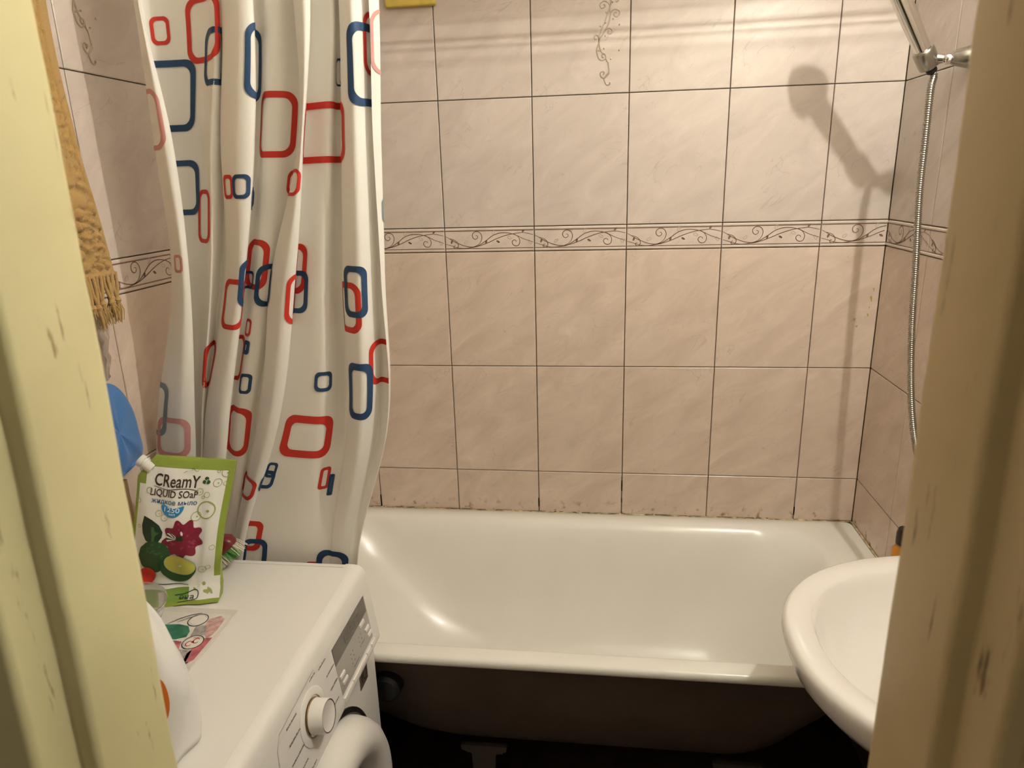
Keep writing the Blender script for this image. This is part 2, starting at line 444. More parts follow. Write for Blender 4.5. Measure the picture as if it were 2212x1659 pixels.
# silver vine relief fired onto two of the upper tiles
def vine_relief():
    mb = MB()
    K = .1206
    def W(p): return ((p[0] * K - 70) * .00114, -(p[1] * K) * .00106, 0)
    paths = [[(655, -200), (640, -100), (655, 0), (660, 60), (645, 130), (650, 250), (630, 380), (580, 500), (520, 600), (470, 680), (450, 740), (425, 820), (410, 885), (425, 960), (450, 1030), (500, 1065), (550, 1055), (580, 1020), (570, 970), (540, 950), (510, 970), (515, 1010), (540, 1020)],
             [(690, -120), (665, 20), (640, 130), (600, 250), (560, 360), (520, 440), (480, 530), (460, 610), (450, 700), (455, 760), (470, 840), (490, 890), (515, 935), (560, 960)],
             [(650, 110), (610, 40), (540, 10), (480, 40), (465, 90), (500, 135), (550, 115), (550, 80), (525, 75)],
             [(655, 230), (690, 180), (750, 165), (810, 195), (815, 250), (775, 295), (730, 280), (720, 240), (750, 220), (775, 235)],
             [(560, 530), (600, 500), (650, 495), (690, 540), (670, 590), (630, 590), (612, 560), (630, 540)],
             [(450, 720), (450, 660), (430, 615), (390, 605), (365, 640), (380, 680), (410, 670)],
             [(410, 885), (480, 885)],
             [(575, 1030), (600, 1080), (625, 1120), (630, 1180), (640, 1250), (635, 1310), (600, 1360), (550, 1395), (500, 1370), (480, 1320), (500, 1280), (540, 1275), (555, 1300), (530, 1330)],
             [(640, 1290), (580, 1360), (555, 1400), (560, 1450), (590, 1510), (630, 1525), (665, 1500)],
             [(655, 0), (720, -60), (780, -40), (790, 20), (750, 40)], [(640, -100), (580, -160), (520, -150), (505, -100), (540, -80)]]
    for P in paths:
        q = smooth_path([W(p) for p in P], 4); mb.tube(q, [.0016] * len(q), 6)
    for c in [(565, 395), (580, 215), (475, 450), (705, 330), (565, 630), (545, 855), (490, 870), (605, 1085), (670, 1045), (660, 1480), (690, 40), (820, 440), (820, 900)]:
        w = W(c); mb.lathe([(.0, .0022), (.0016, .0016), (.0022, .0004), (.0018, -.0004)], w, (0, 0, 1), 8)
    me = mb.build('vine_relief', M['silver'], smooth=True); me_data = me.data
    bpy.data.objects.remove(me); return me_data
vr = vine_relief()
def add_relief(tile, world):
    o = bpy.data.objects.new('vine_relief', vr); COL.objects.link(o); o.parent = tile
    o.matrix_parent_inverse = tile.matrix_world.inverted(); o.matrix_world = world
    o['label'] = 'silver scrolling vine relief'
bpy.context.view_layer.update()
bt = min(back_tiles.items(), key=lambda kv: (kv[1].matrix_world.translation - Vector((.861, 0, ZL + BH + 1.5 * TH))).length)[1]
add_relief(bt, Matrix.Translation((.926, -.0005, 2.022)) @ MBACK)
lt = min(left_tiles.items(), key=lambda kv: (kv[1].matrix_world.translation - Vector((0, -.615, ZL + BH + 1.5 * TH))).length)[1]
add_relief(lt, Matrix.Translation((.0005, -.668, 2.02)) @ MLEFT)

stn = MB()
for (x, z, rx, rz) in ((1.630, 1.274, .0028, .008), (1.634, 1.298, .002, .005), (1.626, 1.230, .002, .004), (1.594, 1.218, .0025, .004), (1.601, 1.199, .003, .003), (1.628, 1.25, .0015, .003)):
    blob(stn, (x, z), ell((x, z), rx, rz, 12, .2, .25, 3), lambda a, b: (a, -.0004, b), 0, 1)
stn.build('stain', M['rust'], wall_back)['label'] = 'small yellow rust drips'

# old door frame: stop, rebate and outer edge; the two jambs are separate posts
def jamb(name, x, s, m, label):
    """s=+1 left jamb (opening to +x); profile in (x,y) swept in z"""
    prof = [(-.075, -1.447), (-.010, -1.4475), (-.0045, -1.449), (-.0015, -1.453), (0, -1.459), (0, -1.531), (-.0012, -1.5355), (-.004, -1.538), (-.0118, -1.5395), (-.0135, -1.541), (-.0135, -1.572), (-.0145, -1.577), (-.018, -1.580), (-.075, -1.580)]
    zs = [0] + [.02 + k * (2.03 / 60) for k in range(61)]
    lean = lambda z: (.0125 * (z - 1.15) if s > 0 else 0)
    rnd = random.Random(11 if s > 0 else 23)
    rows = []
    for z in zs:
        w = .0007 * math.sin(z * 9 + s) + .0004 * math.sin(z * 31)
        rows.append([(x + lean(z) + s * (px + (w if px > -.06 else 0) + (rnd.uniform(-.0004, .0004) if px > -.06 else 0)), py, z) for px, py in prof])
    mb = MB(); i0 = mb.grid(rows, 0, close_u=True, flip=(s < 0)); mb.cap(i0 + (len(zs) - 1) * len(prof), len(prof), s < 0)
    return tag(mb.build(name, m, smooth=True, angle=50), label, kind='structure')
jamb('trim_1', .5262, 1, M['jamb_l'], 'cream yellow painted door jamb beside the towel, with worn streaks')
jamb('trim_2', 1.1362, -1, M['jamb_r'], 'worn door jamb with brownish shade put into its paint, in front of the washbasin')
tag(MB().box((.448, -1.58, 2.05), (1.215, -1.447, 2.10)).build('trim_3', M['jamb_l'], bevel=.004), 'cream painted head of the door frame', kind='structure')

# ------------------------------------------------------------------ bathtub
tub = thing('bathtub', 'white enamelled bathtub with a straight rim along the back wall', 'bathtub', (.83, -.35, 0))
rings = [(.040, 1.60, -.690, -.020, .05, .600), (.006, 1.644, -.700, -.004, .02, .600), (.003, 1.647, -.7025, -.0025, .02, .604), (.003, 1.647, -.7025, -.0025, .02, .613), (.005, 1.645, -.6995, -.004, .02, .6185), (.009, 1.641, -.694, -.007, .02, .6205),
         (.085, 1.535, -.664, -.040, .13, .6205), (.092, 1.522, -.657, -.048, .135, .6185), (.098, 1.510, -.650, -.056, .14, .613), (.106, 1.500, -.641, -.068, .15, .598), (.130, 1.485, -.630, -.080, .17, .570), (.190, 1.465, -.617, -.093, .19, .49),
         (.265, 1.440, -.600, -.110, .21, .40), (.330, 1.415, -.575, -.135, .21, .335), (.410, 1.385, -.540, -.170, .18, .285), (.50, 1.345, -.490, -.220, .13, .250), (.62, 1.27, -.43, -.28, .07, .238)]
mb = MB()
R_ = [rrect(*r[:5], r[5], 12) for r in rings]
i0 = mb.grid(R_, 0, close_u=True, flip=False); n = len(R_[0]); mb.cap(i0 + (len(R_) - 1) * n, n)
basin = at(tub, mb.build('basin', M['enamel'], smooth=True, angle=180))
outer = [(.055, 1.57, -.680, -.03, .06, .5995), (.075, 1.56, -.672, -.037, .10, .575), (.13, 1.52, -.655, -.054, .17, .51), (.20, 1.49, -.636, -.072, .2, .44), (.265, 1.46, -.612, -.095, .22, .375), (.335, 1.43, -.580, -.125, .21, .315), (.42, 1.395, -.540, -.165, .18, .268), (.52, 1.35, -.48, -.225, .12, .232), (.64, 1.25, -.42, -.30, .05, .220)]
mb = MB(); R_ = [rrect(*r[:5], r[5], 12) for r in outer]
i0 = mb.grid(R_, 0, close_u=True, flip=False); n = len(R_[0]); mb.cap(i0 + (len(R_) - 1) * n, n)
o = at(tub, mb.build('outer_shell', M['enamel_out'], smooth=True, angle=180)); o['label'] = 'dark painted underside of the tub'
for fx in (.640, 1.25):
    for fy, s in ((-.535, -1), (-.175, 1)):
        f = MB()
        pts = [(-.058, .258), (.058, .258), (.056, .245), (.030, .236), (.022, .10), (.018, .012), (.03, 0), (-.03, 0), (-.018, .012), (-.022, .10), (-.030, .236), (-.056, .245)]
        a = [f.vert((fx + p[0], fy + s * (.01 + (.285 - p[1]) * .12), p[1])) for p in pts]
        b = [f.vert((fx + p[0], fy + s * (.022 + (.285 - p[1]) * .12), p[1])) for p in pts]
        f.face(a[::-1] if s > 0 else a); f.face(b if s > 0 else b[::-1])
        for k in range(len(pts)):
            k2 = (k + 1) % len(pts); f.face((a[k], a[k2], b[k2], b[k]))
        f.box((fx - .045, fy - .004 + s * .01, .225), (fx + .045, fy + .004 + s * .016, .250))
        at(tub, f.build('foot', M['steel']))
ov = MB(); ov.lathe([(.0, .035), (.026, .035), (.034, .028), (.036, .0), (.03, -.02)], (.447, -.655, .515), (0, -1, 0), 20)
ov.tube(smooth_path([(.440, -.675, .505), (.40, -.685, .46), (.38, -.685, .36), (.40, -.62, .20)], 5), .016, 10)
o = at(tub, ov.build('overflow_pipe', M['black'], smooth=True)); o['label'] = 'black plastic overflow fitting'

# sealant bead along the tub edge: uneven, stained
def bead(name, pts, label):
    P = []
    for k in range(len(pts) - 1):
        a, b = Vector(pts[k]), Vector(pts[k + 1]); nseg = int((b - a).length / .012)
        P += [a.lerp(b, q / nseg) for q in range(nseg)]
    P.append(Vector(pts[-1])); rnd = random.Random(3)
    m_ = MB(); m_.tube(P, [.0022 + rnd.uniform(-.0007, .0012) for _ in P], 8)
    return tag(m_.build(name, M['sealant'], smooth=True), label, kind='structure')
bead('trim_4', [(.01, -.0022, RIM + .0002), (XR - .003, -.0022, RIM + .0002), (XR - .003, -.69, RIM + .0002)], 'stained yellowish sealant bead between tub rim and tiles')
# mould flecks in the joint
mk = MB(); rnd = random.Random(5)
for k in range(70):
    x = rnd.uniform(.2, XR - .01); w = rnd.uniform(.004, .03)
    zq = RIM + rnd.uniform(.0022, .0030); mk.tube([(x, -.0032, zq), (min(x + w, XR - .004), -.0032, zq + .0002)], rnd.uniform(.0005, .0011), 6)
for x, z0, z1 in ((.986, .63, .74), (1.486, .625, .66), (.236, .622, .66), (.736, .62, .665)):
    for k in range(5):
        zz = rnd.uniform(z0, z1); mk.box((x - .0018, -.0006, zz), (x + .0016, .003, min(z1, zz + rnd.uniform(.01, .03))))
tag(mk.build('trim_5', M['grout_dark']), 'black mould flecks in the joint above the tub rim', kind='structure')

# ------------------------------------------------------------------ shower curtain
CZ=[2.2, 1.903, 1.684, 1.439, 1.163, 0.841, 0.66]
CROWS=[[(0.1487,-0.724),(0.1496,-0.732),(0.1281,-0.71),(0.1192,-0.672),(0.1804,-0.668),(0.2345,-0.678),(0.2713,-0.708),(0.2759,-0.672),(0.2804,-0.702),(0.3233,-0.726),(0.3434,-0.716),(0.3214,-0.678),(0.3307,-0.664),(0.3532,-0.688),(0.3735,-0.686),(0.3963,-0.662),(0.4054,-0.696),(0.4319,-0.726),(0.4429,-0.716),(0.4247,-0.684),(0.4385,-0.686),(0.4732,-0.7),(0.4706,-0.67),(0.4797,-0.666),(0.4844,-0.698),(0.5129,-0.724),(0.5274,-0.704),(0.5331,-0.682),(0.5529,-0.698),(0.54,-0.712)],[(0.1487,-0.724),(0.1496,-0.732),(0.1281,-0.71),(0.1192,-0.672),(0.1804,-0.668),(0.2345,-0.678),(0.2713,-0.708),(0.2759,-0.672),(0.2804,-0.702),(0.3233,-0.726),(0.3434,-0.716),(0.3214,-0.678),(0.3307,-0.664),(0.3532,-0.688),(0.3735,-0.686),(0.3963,-0.662),(0.4054,-0.696),(0.4319,-0.726),(0.4429,-0.716),(0.4247,-0.684),(0.4385,-0.686),(0.4732,-0.7),(0.4706,-0.67),(0.4797,-0.666),(0.4844,-0.698),(0.5129,-0.724),(0.5274,-0.704),(0.5331,-0.682),(0.5529,-0.698),(0.54,-0.712)],[(0.1679,-0.724),(0.1546,-0.732),(0.123,-0.71),(0.1112,-0.672),(0.1542,-0.668),(0.1951,-0.678),(0.2315,-0.708),(0.2391,-0.672),(0.2456,-0.702),(0.2893,-0.726),(0.3157,-0.716),(0.2926,-0.678),(0.2989,-0.664),(0.321,-0.688),(0.3443,-0.686),(0.3737,-0.662),(0.3873,-0.696),(0.4051,-0.726),(0.4068,-0.716),(0.3874,-0.684),(0.4002,-0.686),(0.4439,-0.7),(0.447,-0.67),(0.461,-0.666),(0.4675,-0.698),(0.499,-0.724),(0.5153,-0.704),(0.5207,-0.682),(0.539,-0.698),(0.5286,-0.712)],[(0.1588,-0.724),(0.1483,-0.732),(0.1136,-0.71),(0.1013,-0.672),(0.1296,-0.668),(0.153,-0.678),(0.1915,-0.708),(0.1912,-0.672),(0.2195,-0.702),(0.253,-0.726),(0.2629,-0.716),(0.2379,-0.678),(0.2464,-0.664),(0.2711,-0.688),(0.2932,-0.686),(0.3018,-0.662),(0.3036,-0.696),(0.3425,-0.726),(0.361,-0.716),(0.3409,-0.684),(0.3546,-0.686),(0.4075,-0.7),(0.418,-0.67),(0.4374,-0.666),(0.4459,-0.698),(0.4827,-0.724),(0.5019,-0.704),(0.5078,-0.682),(0.5261,-0.698),(0.5228,-0.712)],[(0.1232,-0.724),(0.0913,-0.732),(0.034,-0.71),(0.0295,-0.672),(0.0608,-0.668),(0.0982,-0.678),(0.1286,-0.708),(0.1178,-0.672),(0.1328,-0.702),(0.1733,-0.726),(0.1906,-0.716),(0.164,-0.678),(0.1688,-0.664),(0.1959,-0.688),(0.2185,-0.686),(0.2213,-0.662),(0.2457,-0.696),(0.2762,-0.726),(0.2949,-0.716),(0.2747,-0.684),(0.2894,-0.686),(0.3713,-0.7),(0.3969,-0.67),(0.4166,-0.666),(0.4293,-0.698),(0.4616,-0.724),(0.4803,-0.704),(0.4876,-0.682),(0.5098,-0.698),(0.5126,-0.712)],[(0.0629,-0.6966),(0.022,-0.6998),(-0.0336,-0.691),(-0.0197,-0.6758),(0.0145,-0.6742),(0.0481,-0.6782),(0.0693,-0.6902),(0.0726,-0.6758),(0.0677,-0.6878),(0.0978,-0.6974),(0.1101,-0.6934),(0.0981,-0.6782),(0.1118,-0.6726),(0.1287,-0.6822),(0.1368,-0.6814),(0.1373,-0.6718),(0.135,-0.6854),(0.1509,-0.6974),(0.1622,-0.6934),(0.1491,-0.6806),(0.1664,-0.6827),(0.2778,-0.6838),(0.3286,-0.6814),(0.3511,-0.6811),(0.3564,-0.6836),(0.3799,-0.6857),(0.3935,-0.6841),(0.403,-0.6824),(0.4137,-0.6836),(0.4121,-0.6848)],[(0.0529,-0.6766),(0.012,-0.6798),(-0.0436,-0.671),(-0.0297,-0.6558),(0.0045,-0.6542),(0.0381,-0.6582),(0.0593,-0.6702),(0.0626,-0.6558),(0.0577,-0.6678),(0.0878,-0.6774),(0.1001,-0.6734),(0.0881,-0.6582),(0.1018,-0.6526),(0.1187,-0.6622),(0.1268,-0.6614),(0.1273,-0.6518),(0.125,-0.6654),(0.1409,-0.6774),(0.1522,-0.6734),(0.1391,-0.6606),(0.1564,-0.6627),(0.2678,-0.6638),(0.3186,-0.6614),(0.3411,-0.6611),(0.3464,-0.6636),(0.3699,-0.6657),(0.3835,-0.6641),(0.393,-0.6624),(0.4037,-0.6636),(0.4021,-0.6648)]]
RINGS=[('R',3.168,3.732,1.8951,1.8493,0.0065),('R',4.269,6.31,1.9205,1.8154,0.0096),('B',5.075,8.041,1.8659,1.775,0.0097),('B',9.317,12.181,1.867,1.748,0.0093),('B',0.273,4.618,1.8243,1.7045,0.0114),('P',0.644,2.634,1.7718,1.6706,0.0082),('B',2.977,4.886,1.654,1.5555,0.0104),('R',4.75,5.85,1.6012,1.5047,0.0077),('R',8.116,8.7,1.6256,1.5838,0.0066),('B',8.7,9.774,1.6255,1.5839,0.0066),('B',9.958,11.681,1.6032,1.5632,0.0051),('R',12.271,14.828,1.7633,1.6531,0.0108),('R',17.695,24.375,1.7413,1.6408,0.0112),('R',14.547,17.561,1.6319,1.5863,0.0058),('B',21.589,23.892,1.8125,1.7681,0.0032),('R',25.858,28.885,1.8782,1.78,0.0077),('B',24.677,29.0,1.8588,1.7303,0.0123),('P',25.859,28.973,1.879,1.7792,0.0054),('F',27.046,28.382,1.5786,1.5361,0.0041),('P',0.806,1.541,1.4876,1.4545,0.0051),('R',11.404,13.963,1.5092,1.4155,0.0105),('B',13.023,16.227,1.4639,1.3832,0.0096),('B',9.892,12.754,1.4491,1.4153,0.0052),('R',7.948,10.165,1.4407,1.346,0.0096),('B',9.21,11.199,1.4772,1.3872,0.0085),('R',18.196,20.353,1.5003,1.4073,0.0104),('B',18.575,20.461,1.4509,1.3703,0.0096),('R',17.292,19.891,1.4494,1.3547,0.0077),('B',24.167,25.617,1.4621,1.3679,0.0111),('R',23.555,25.187,1.4319,1.3376,0.0111),('R',12.43,13.103,1.359,1.3243,0.0054),('R',10.532,12.674,1.3234,1.2304,0.0083),('R',5.719,7.986,1.3146,1.2218,0.01),('B',12.613,13.211,1.3169,1.2887,0.0081),('B',12.729,13.775,1.2502,1.2086,0.0064),('B',20.756,21.481,1.2579,1.2182,0.0072),('R',25.563,28.892,1.3199,1.2339,0.0104),('B',24.139,25.831,1.281,1.1693,0.0133),('F',1.45,3.248,1.2385,1.1256,0.0111),('P',0.349,1.899,1.1694,1.0823,0.0112),('R',11.267,14.258,1.1784,1.0734,0.0114),('R',20.139,21.696,1.1668,1.0765,0.0159),('R',14.392,17.453,1.0335,0.9853,0.0076),('B',17.695,20.254,1.0428,1.0019,0.0076),('R',21.374,22.018,1.0513,1.0022,0.0066),('B',21.964,22.394,1.0331,0.9858,0.0057),('B',19.894,20.246,1.0608,1.0271,0.0057),('R',18.639,20.3,0.9248,0.8526,0.0119),('B',19.678,20.434,0.8819,0.8004,0.011),('B',21.831,26.046,0.8606,0.7788,0.0129),('R',21.293,22.045,0.8314,0.7474,0.012),('B',9.559,10.54,1.0451,1.0084,0.0047)]

def crom(P, t):
    n = len(P); i = int(min(max(math.floor(t), 0), n - 2)); f = t - i
    a, b, c, d = P[max(i - 1, 0)], P[i], P[i + 1], P[min(i + 2, n - 1)]
    return tuple(.5 * ((2 * b[k]) + (c[k] - a[k]) * f + (2 * a[k] - 5 * b[k] + 4 * c[k] - d[k]) * f * f + (3 * b[k] - a[k] - 3 * c[k] + d[k]) * f ** 3) for k in range(2))
NC = len(CROWS[0])
_ctrl = {}
def curtain_ctrl(z):
    key = round(z, 4)
    if key not in _ctrl:
        k = 0
        while k < len(CZ) - 2 and CZ[k + 1] > z: k += 1
        t = k + (CZ[k] - z) / (CZ[k] - CZ[k + 1])
        _ctrl[key] = [crom([CROWS[r][q] for r in range(len(CZ))], t) for q in range(NC)]
    return _ctrl[key]
def curtain_pt(t, z, off=0.0):
    c = curtain_ctrl(z); p = crom(c, t)
    if off:
        q = crom(c, min(t + .04, NC - 1)); r = crom(c, max(t - .04, 0))
        tx, ty = q[0] - r[0], q[1] - r[1]; L = math.hypot(tx, ty) or 1
        return (p[0] + ty / L * off, p[1] - tx / L * off, z)
    return (p[0], p[1], z)
mb = MB()
NU, NV = (NC - 1) * 10, 90
zz = [2.2 + (.66 - 2.2) * j / NV for j in range(NV + 1)]
mb.grid([[curtain_pt(i / 10, z) for i in range(NU + 1)] for z in zz], 0, flip=True)
cmap = {'R': 1, 'B': 2, 'P': 3, 'F': 4}
for ri, (col, ta, tb, zt, zb, th) in enumerate(RINGS):
    rnd = random.Random(ri * 7 + 1)
    zm = min(max((zt + zb) / 2, .67), 2.19)
    # arc length table at the middle height, so that rings keep their shape on the cloth
    ns = 160; ts = [k * (NC - 1) / ns for k in range(ns + 1)]; S = [0.0]
    for k in range(ns):
        a, b = curtain_pt(ts[k], zm), curtain_pt(ts[k + 1], zm); S.append(S[-1] + math.hypot(a[0] - b[0], a[1] - b[1]))
    def s_of(t):
        k = min(int(t / (NC - 1) * ns), ns - 1); f = t / (NC - 1) * ns - k; return S[k] + (S[k + 1] - S[k]) * f
    def t_of(s):
        lo, hi = 0, ns
        while hi - lo > 1:
            m_ = (lo + hi) // 2
            if S[m_] <= s: lo = m_
            else: hi = m_
        return (lo + min(max((s - S[lo]) / ((S[hi] - S[lo]) or 1), 0), 1)) * (NC - 1) / ns
    sa, sb = s_of(ta), s_of(tb); w = sb - sa; h = zt - zb
    if w < .004: continue
    r = min(.30 * min(w, h), .022)
    wob = [rnd.uniform(-.06, .06) for _ in range(4)]
    loops = []
    for q in range(4):
        f = q / 3; ins = th * f * (1 + 0)
        pts = rrect(sa + ins, sb - ins, zb + ins, zt - ins, max(r - ins * .55, .002), 0, 7)
        L = []
        for k, p in enumerate(pts):
            nxt = pts[(k + 1) % len(pts)]; seg = max(1, int(math.hypot(nxt[0] - p[0], nxt[1] - p[1]) / .006)) if q == 0 else SEG[k]
            if q == 0:
                if k == 0: SEG = []
                SEG.append(seg)
            for e in range(seg):
                g = e / seg; x = p[0] + (nxt[0] - p[0]) * g; z = p[1] + (nxt[1] - p[1]) * g
                fx = (x - sa) / w - .5; fz = (z - zb) / h - .5
                x += h * .12 * wob[0] * fz * 2; z += w * .12 * wob[1] * fx * 2
                L.append((x, z))
        loops.append(L)
    sgn = -1 if col in 'PF' else 1
    rows = [[curtain_pt(t_of(p[0]), min(max(p[1], .665), 2.195), sgn * (.0011 if col != 'B' else .0015)) for p in L] for L in loops]
    mb.grid(rows, cmap[col], close_u=True)
curtain = mb.build('shower_curtain', [M['curtain'], M['c_red'], M['c_blue'], M['c_pink'], M['c_grey']], smooth=True, angle=180)
tag(curtain, 'cream shower curtain printed with red and blue rounded squares, drawn to the left', 'curtain')
rod = thing('curtain_rod', 'chrome curtain rod above the bathtub', 'curtain rod', (XR / 2, -.69, 2.254))
at(rod, MB().tube([(0.004, -.69, 2.254), (XR - .004, -.69, 2.254)], .0125, 16).build('pole', M['chrome'], smooth=True))
for x in (.004, XR - .016): at(rod, MB().lathe([(0, 0), (.03, 0), (.03, .006), (.016, .012)], (x, -.69, 2.254), (1, 0, 0), 20).build('flange', M['chrome'], smooth=True))
for k in range(9):
    x = .16 + k * .048; pts = [(x, -.69 + .02 * math.sin(a), 2.238 + .029 * math.cos(a)) for a in [2 * math.pi * q / 16 for q in range(17)]]
    at(rod, MB().tube(pts, .0016, 6, caps=False).build('curtain_ring', M['chrome'], smooth=True))

# ------------------------------------------------------------------ washing machine (front faces right)
WY0, WY1 = -.716, -1.312
wm = thing('washing_machine', 'white front-loading washing machine beside the bathtub, its control panel facing right', 'washing machine', (.22, -1.014, 0))
at(wm, MB().box((.008, WY1, .03), (.443, WY0, .818)).build('cabinet', M['wm'], bevel=.004))
for fx in (.05, .40):
    for fy in (WY0 - .05, WY1 + .05): at(wm, MB().lathe([(0, 0), (.022, 0), (.022, .03), (.014, .035)], (fx, fy, 0), (0, 0, 1), 16).build('foot', M['black'], smooth=True))
# top: frame with a fine groove round an inner plate
def topring(i, z, r=.006): return rrect(.006 + i, .418 - i * .3, WY1 + i, WY0 - i, max(r - i * .2, .002), z, 4)
mb = MB(); R_ = [topring(.001, .819), topring(0, .822), topring(0, .8465), topring(.0015, .8493), topring(.004, .850), topring(.0128, .850), topring(.0130, .8488), topring(.0142, .8488), topring(.0144, .850)]
i0 = mb.grid(R_, 0, close_u=True); n = len(R_[0]); mb.cap(i0 + (len(R_) - 1) * n, n)
mb.cap(i0, n, True)
for j in (5, 6, 7):
    for k in range(n): mb.m[j * n + k] = 1 if j == 6 else 0
at(wm, mb.build('top_panel', [M['wm'], M['wm_seam']], smooth=True, angle=30))
prof = [(.400, .8500), (.416, .8499), (.425, .8485), (.4315, .8455), (.4355, .841), (.4385, .835), (.4415, .822), (.4435, .810), (.450, .757), (.4563, .705), (.4585, .684), (.4575, .678), (.4535, .672), (.4475, .6665), (.444, .666), (.400, .666)]
mb = MB(); n = len(prof)
for k, y in enumerate((WY0 + .0, WY1)):
    for p in prof: mb.vert((p[0], y, p[1]))
for k in range(n): mb.face((k, (k + 1) % n, n + (k + 1) % n, n + k))
mb.cap(0, n, True); mb.cap(n, n)
panel = at(wm, mb.build('control_panel', M['wm'], smooth=True, angle=35))
def pp(y, z, off=.0):                                     # point on the sloping panel face
    return (.4435 + (.810 - z) * .1226 + off, y, z)
def on_panel(name, y0, y1, z0, z1, th, m, bev=.0008, parent=None, skew=0.0):
    q = MB(); ids = []
    for off in (-.001, th):
        for (y, z) in ((y0, z0), (y1, z0), (y1, z1), (y0, z1)): ids.append(q.vert(pp(y + (z - z0) * skew, z, off)))
    for f in ((3, 2, 1, 0), (4, 5, 6, 7), (0, 1, 5, 4), (1, 2, 6, 5), (2, 3, 7, 6), (3, 0, 4, 7)): q.face([ids[k] for k in f])
    return at(parent or panel, q.build(name, m, bevel=bev))
on_panel('display', -.926, -.752, .706, .802, .0006, M['wm_disp2'], 0)
on_panel('display_window', -.926, -.756, .768, .802, .0010, M['wm_disp'], 0)
q = MB(); dfn = lambda a, b: pp(-.87 + a, .776 + b, .0014)
for k in range(3):
    x = k * .028
    for P in ([(0, 0), (.016, 0)], [(0, .009), (.016, .009)], [(0, .018), (.016, .018)], [(0, 0), (0, .018)], [(.016, 0), (.016, .018)]): ribbon(q, [(x + P[0][0], P[0][1]), (x + P[1][0], P[1][1])], .0022, dfn, 0, False)
at(panel, q.build('display_digits', M['wm_print']))
for (y0, y1, z0, z1) in ((-.802, -.778, .758, .7655), (-.782, -.762, .735, .742), (-.774, -.755, .719, .7255), (-.922, -.900, .736, .7425), (-.916, -.894, .720, .7265)):
    on_panel('button', y0, y1, z0, z1, .0035, M['wm'], .001)
for (y0, y1) in ((-.925, -.878), (-.875, -.80), (-.797, -.772), (-.769, -.745)):
    on_panel('long_button', y0, y1, .690, .6985, .0028, M['wm'], .001)
q = MB()
fnp = lambda a, b: pp(a, b, .0008)
rnd = random.Random(4)
for (yc, zc) in ((-.862, .745), (-.815, .748)):
    for a in range(3):
        for b in range(2): blob(q, (yc + b * .012, zc - a * .010), ell((yc + b * .012, zc - a * .010), .0022, .0016, 8), fnp, 0, 1)
for yc, zc, L_ in ((-.845, .715, .03), (-.80, .728, .02)): ribbon(q, [(yc - L_ / 2, zc), (yc + L_ / 2, zc)], .0018, fnp, 0, False)
# programme names round the knob: rows of tiny grey lettering
def tinytext(y0, z, L_):
    x = y0
    while x < y0 + L_:
        w = rnd.uniform(.0016, .0034); h = rnd.uniform(.0018, .0034)
        i = [q.vert(fnp(x, z)), q.vert(fnp(x + w, z)), q.vert(fnp(x + w, z + h)), q.vert(fnp(x, z + h))]; q.face(i)
        x += w + rnd.uniform(.0006, .0014)
for yy, z, L_ in ((-.985, .806, .030), (-.965, .776, .034), (-.962, .746, .030), (-.968, .716, .024), (-1.02, .812, .022), (-1.115, .800, .036), (-1.118, .772, .046), (-1.125, .742, .050), (-1.120, .714, .040), (-1.09, .69, .03)): tinytext(yy, z, L_)
ribbon(q, [(-1.17, .690), (-1.150, .795), (-1.135, .812), (-1.00, .820)], .0008, fnp, 0, False)
at(panel, q.build('panel_lettering', M['wm_print']))['kind'] = 'stuff'
# rotary knob
NRM = Vector((1, 0, .1226)).normalized()
kc = Vector(pp(-1.035, .757))
dial = at(panel, MB().lathe([(.047, -.001), (.0475, .0012), (.0455, .0022), (.034, .0022), (.0335, .001)], kc, NRM, 44).build('dial_plate', M['wm'], smooth=True, angle=35))
q = MB(); q.lathe([(.0305, .0005), (.0305, .003), (.0290, .0045), (.0282, .010), (.0272, .026), (.0262, .0285), (.0255, .0285), (.0245, .0280), (.0, .0282)], kc, NRM, 44, mats=[1, 1, 0, 0, 0, 2, 2, 0])
at(panel, q.build('program_knob', [M['wm'], M['amber'], M['chrome_dull']], smooth=True, angle=35))
# ten-year sticker: dark square with a ring and a stroke
q = MB(); sx = .4438
q.box((sx - .001, -.812, .6185), (sx + .0006, -.768, .6655), 0)
fs = lambda a, b: (sx + .0010, -.812 + a, .6185 + b)
ribbon(q, [(.010, .010), (.010, .037)], .0040, fs, 1, False)
e = ell((.027, .0235), .0085, .0135, 24); ribbon(q, e + [e[0]], .0034, fs, 1, False)
ribbon(q, [(.004, .006), (.040, .006)], .0012, fs, 1, False)
st = at(wm, q.build('sticker', [mat('sticker_brown', (.13, .10, .075), .4), mat('sticker_ink', (.02, .016, .012), .4)])); st['label'] = 'dark square sticker with a round emblem'
# porthole door
dc = Vector((.440, -1.014, .445))
q = MB(); q.lathe([(.222, 0), (.222, .012), (.219, .030), (.211, .046), (.197, .057), (.180, .061), (.162, .058), (.150, .048), (.142, .032), (.138, .018)], dc, (1, 0, 0), 72)
door = at(wm, q.build('door', M['wm'], smooth=True, angle=180))
q = MB(); q.lathe([(.140, .016), (.120, .030), (.085, .040), (.04, .045), (0, .046)], dc, (1, 0, 0), 56)
g = at(door, q.build('door_glass', M['glass_dark'], smooth=True, angle=180))
q = MB(); q.lathe([(.236, .0), (.236, .006), (.226, .008), (.222, .004)], dc, (1, 0, 0), 72); at(wm, q.build('door_gap_shade', M['black'], smooth=True))  # black ring paints in the shadow gap between door and cabinet

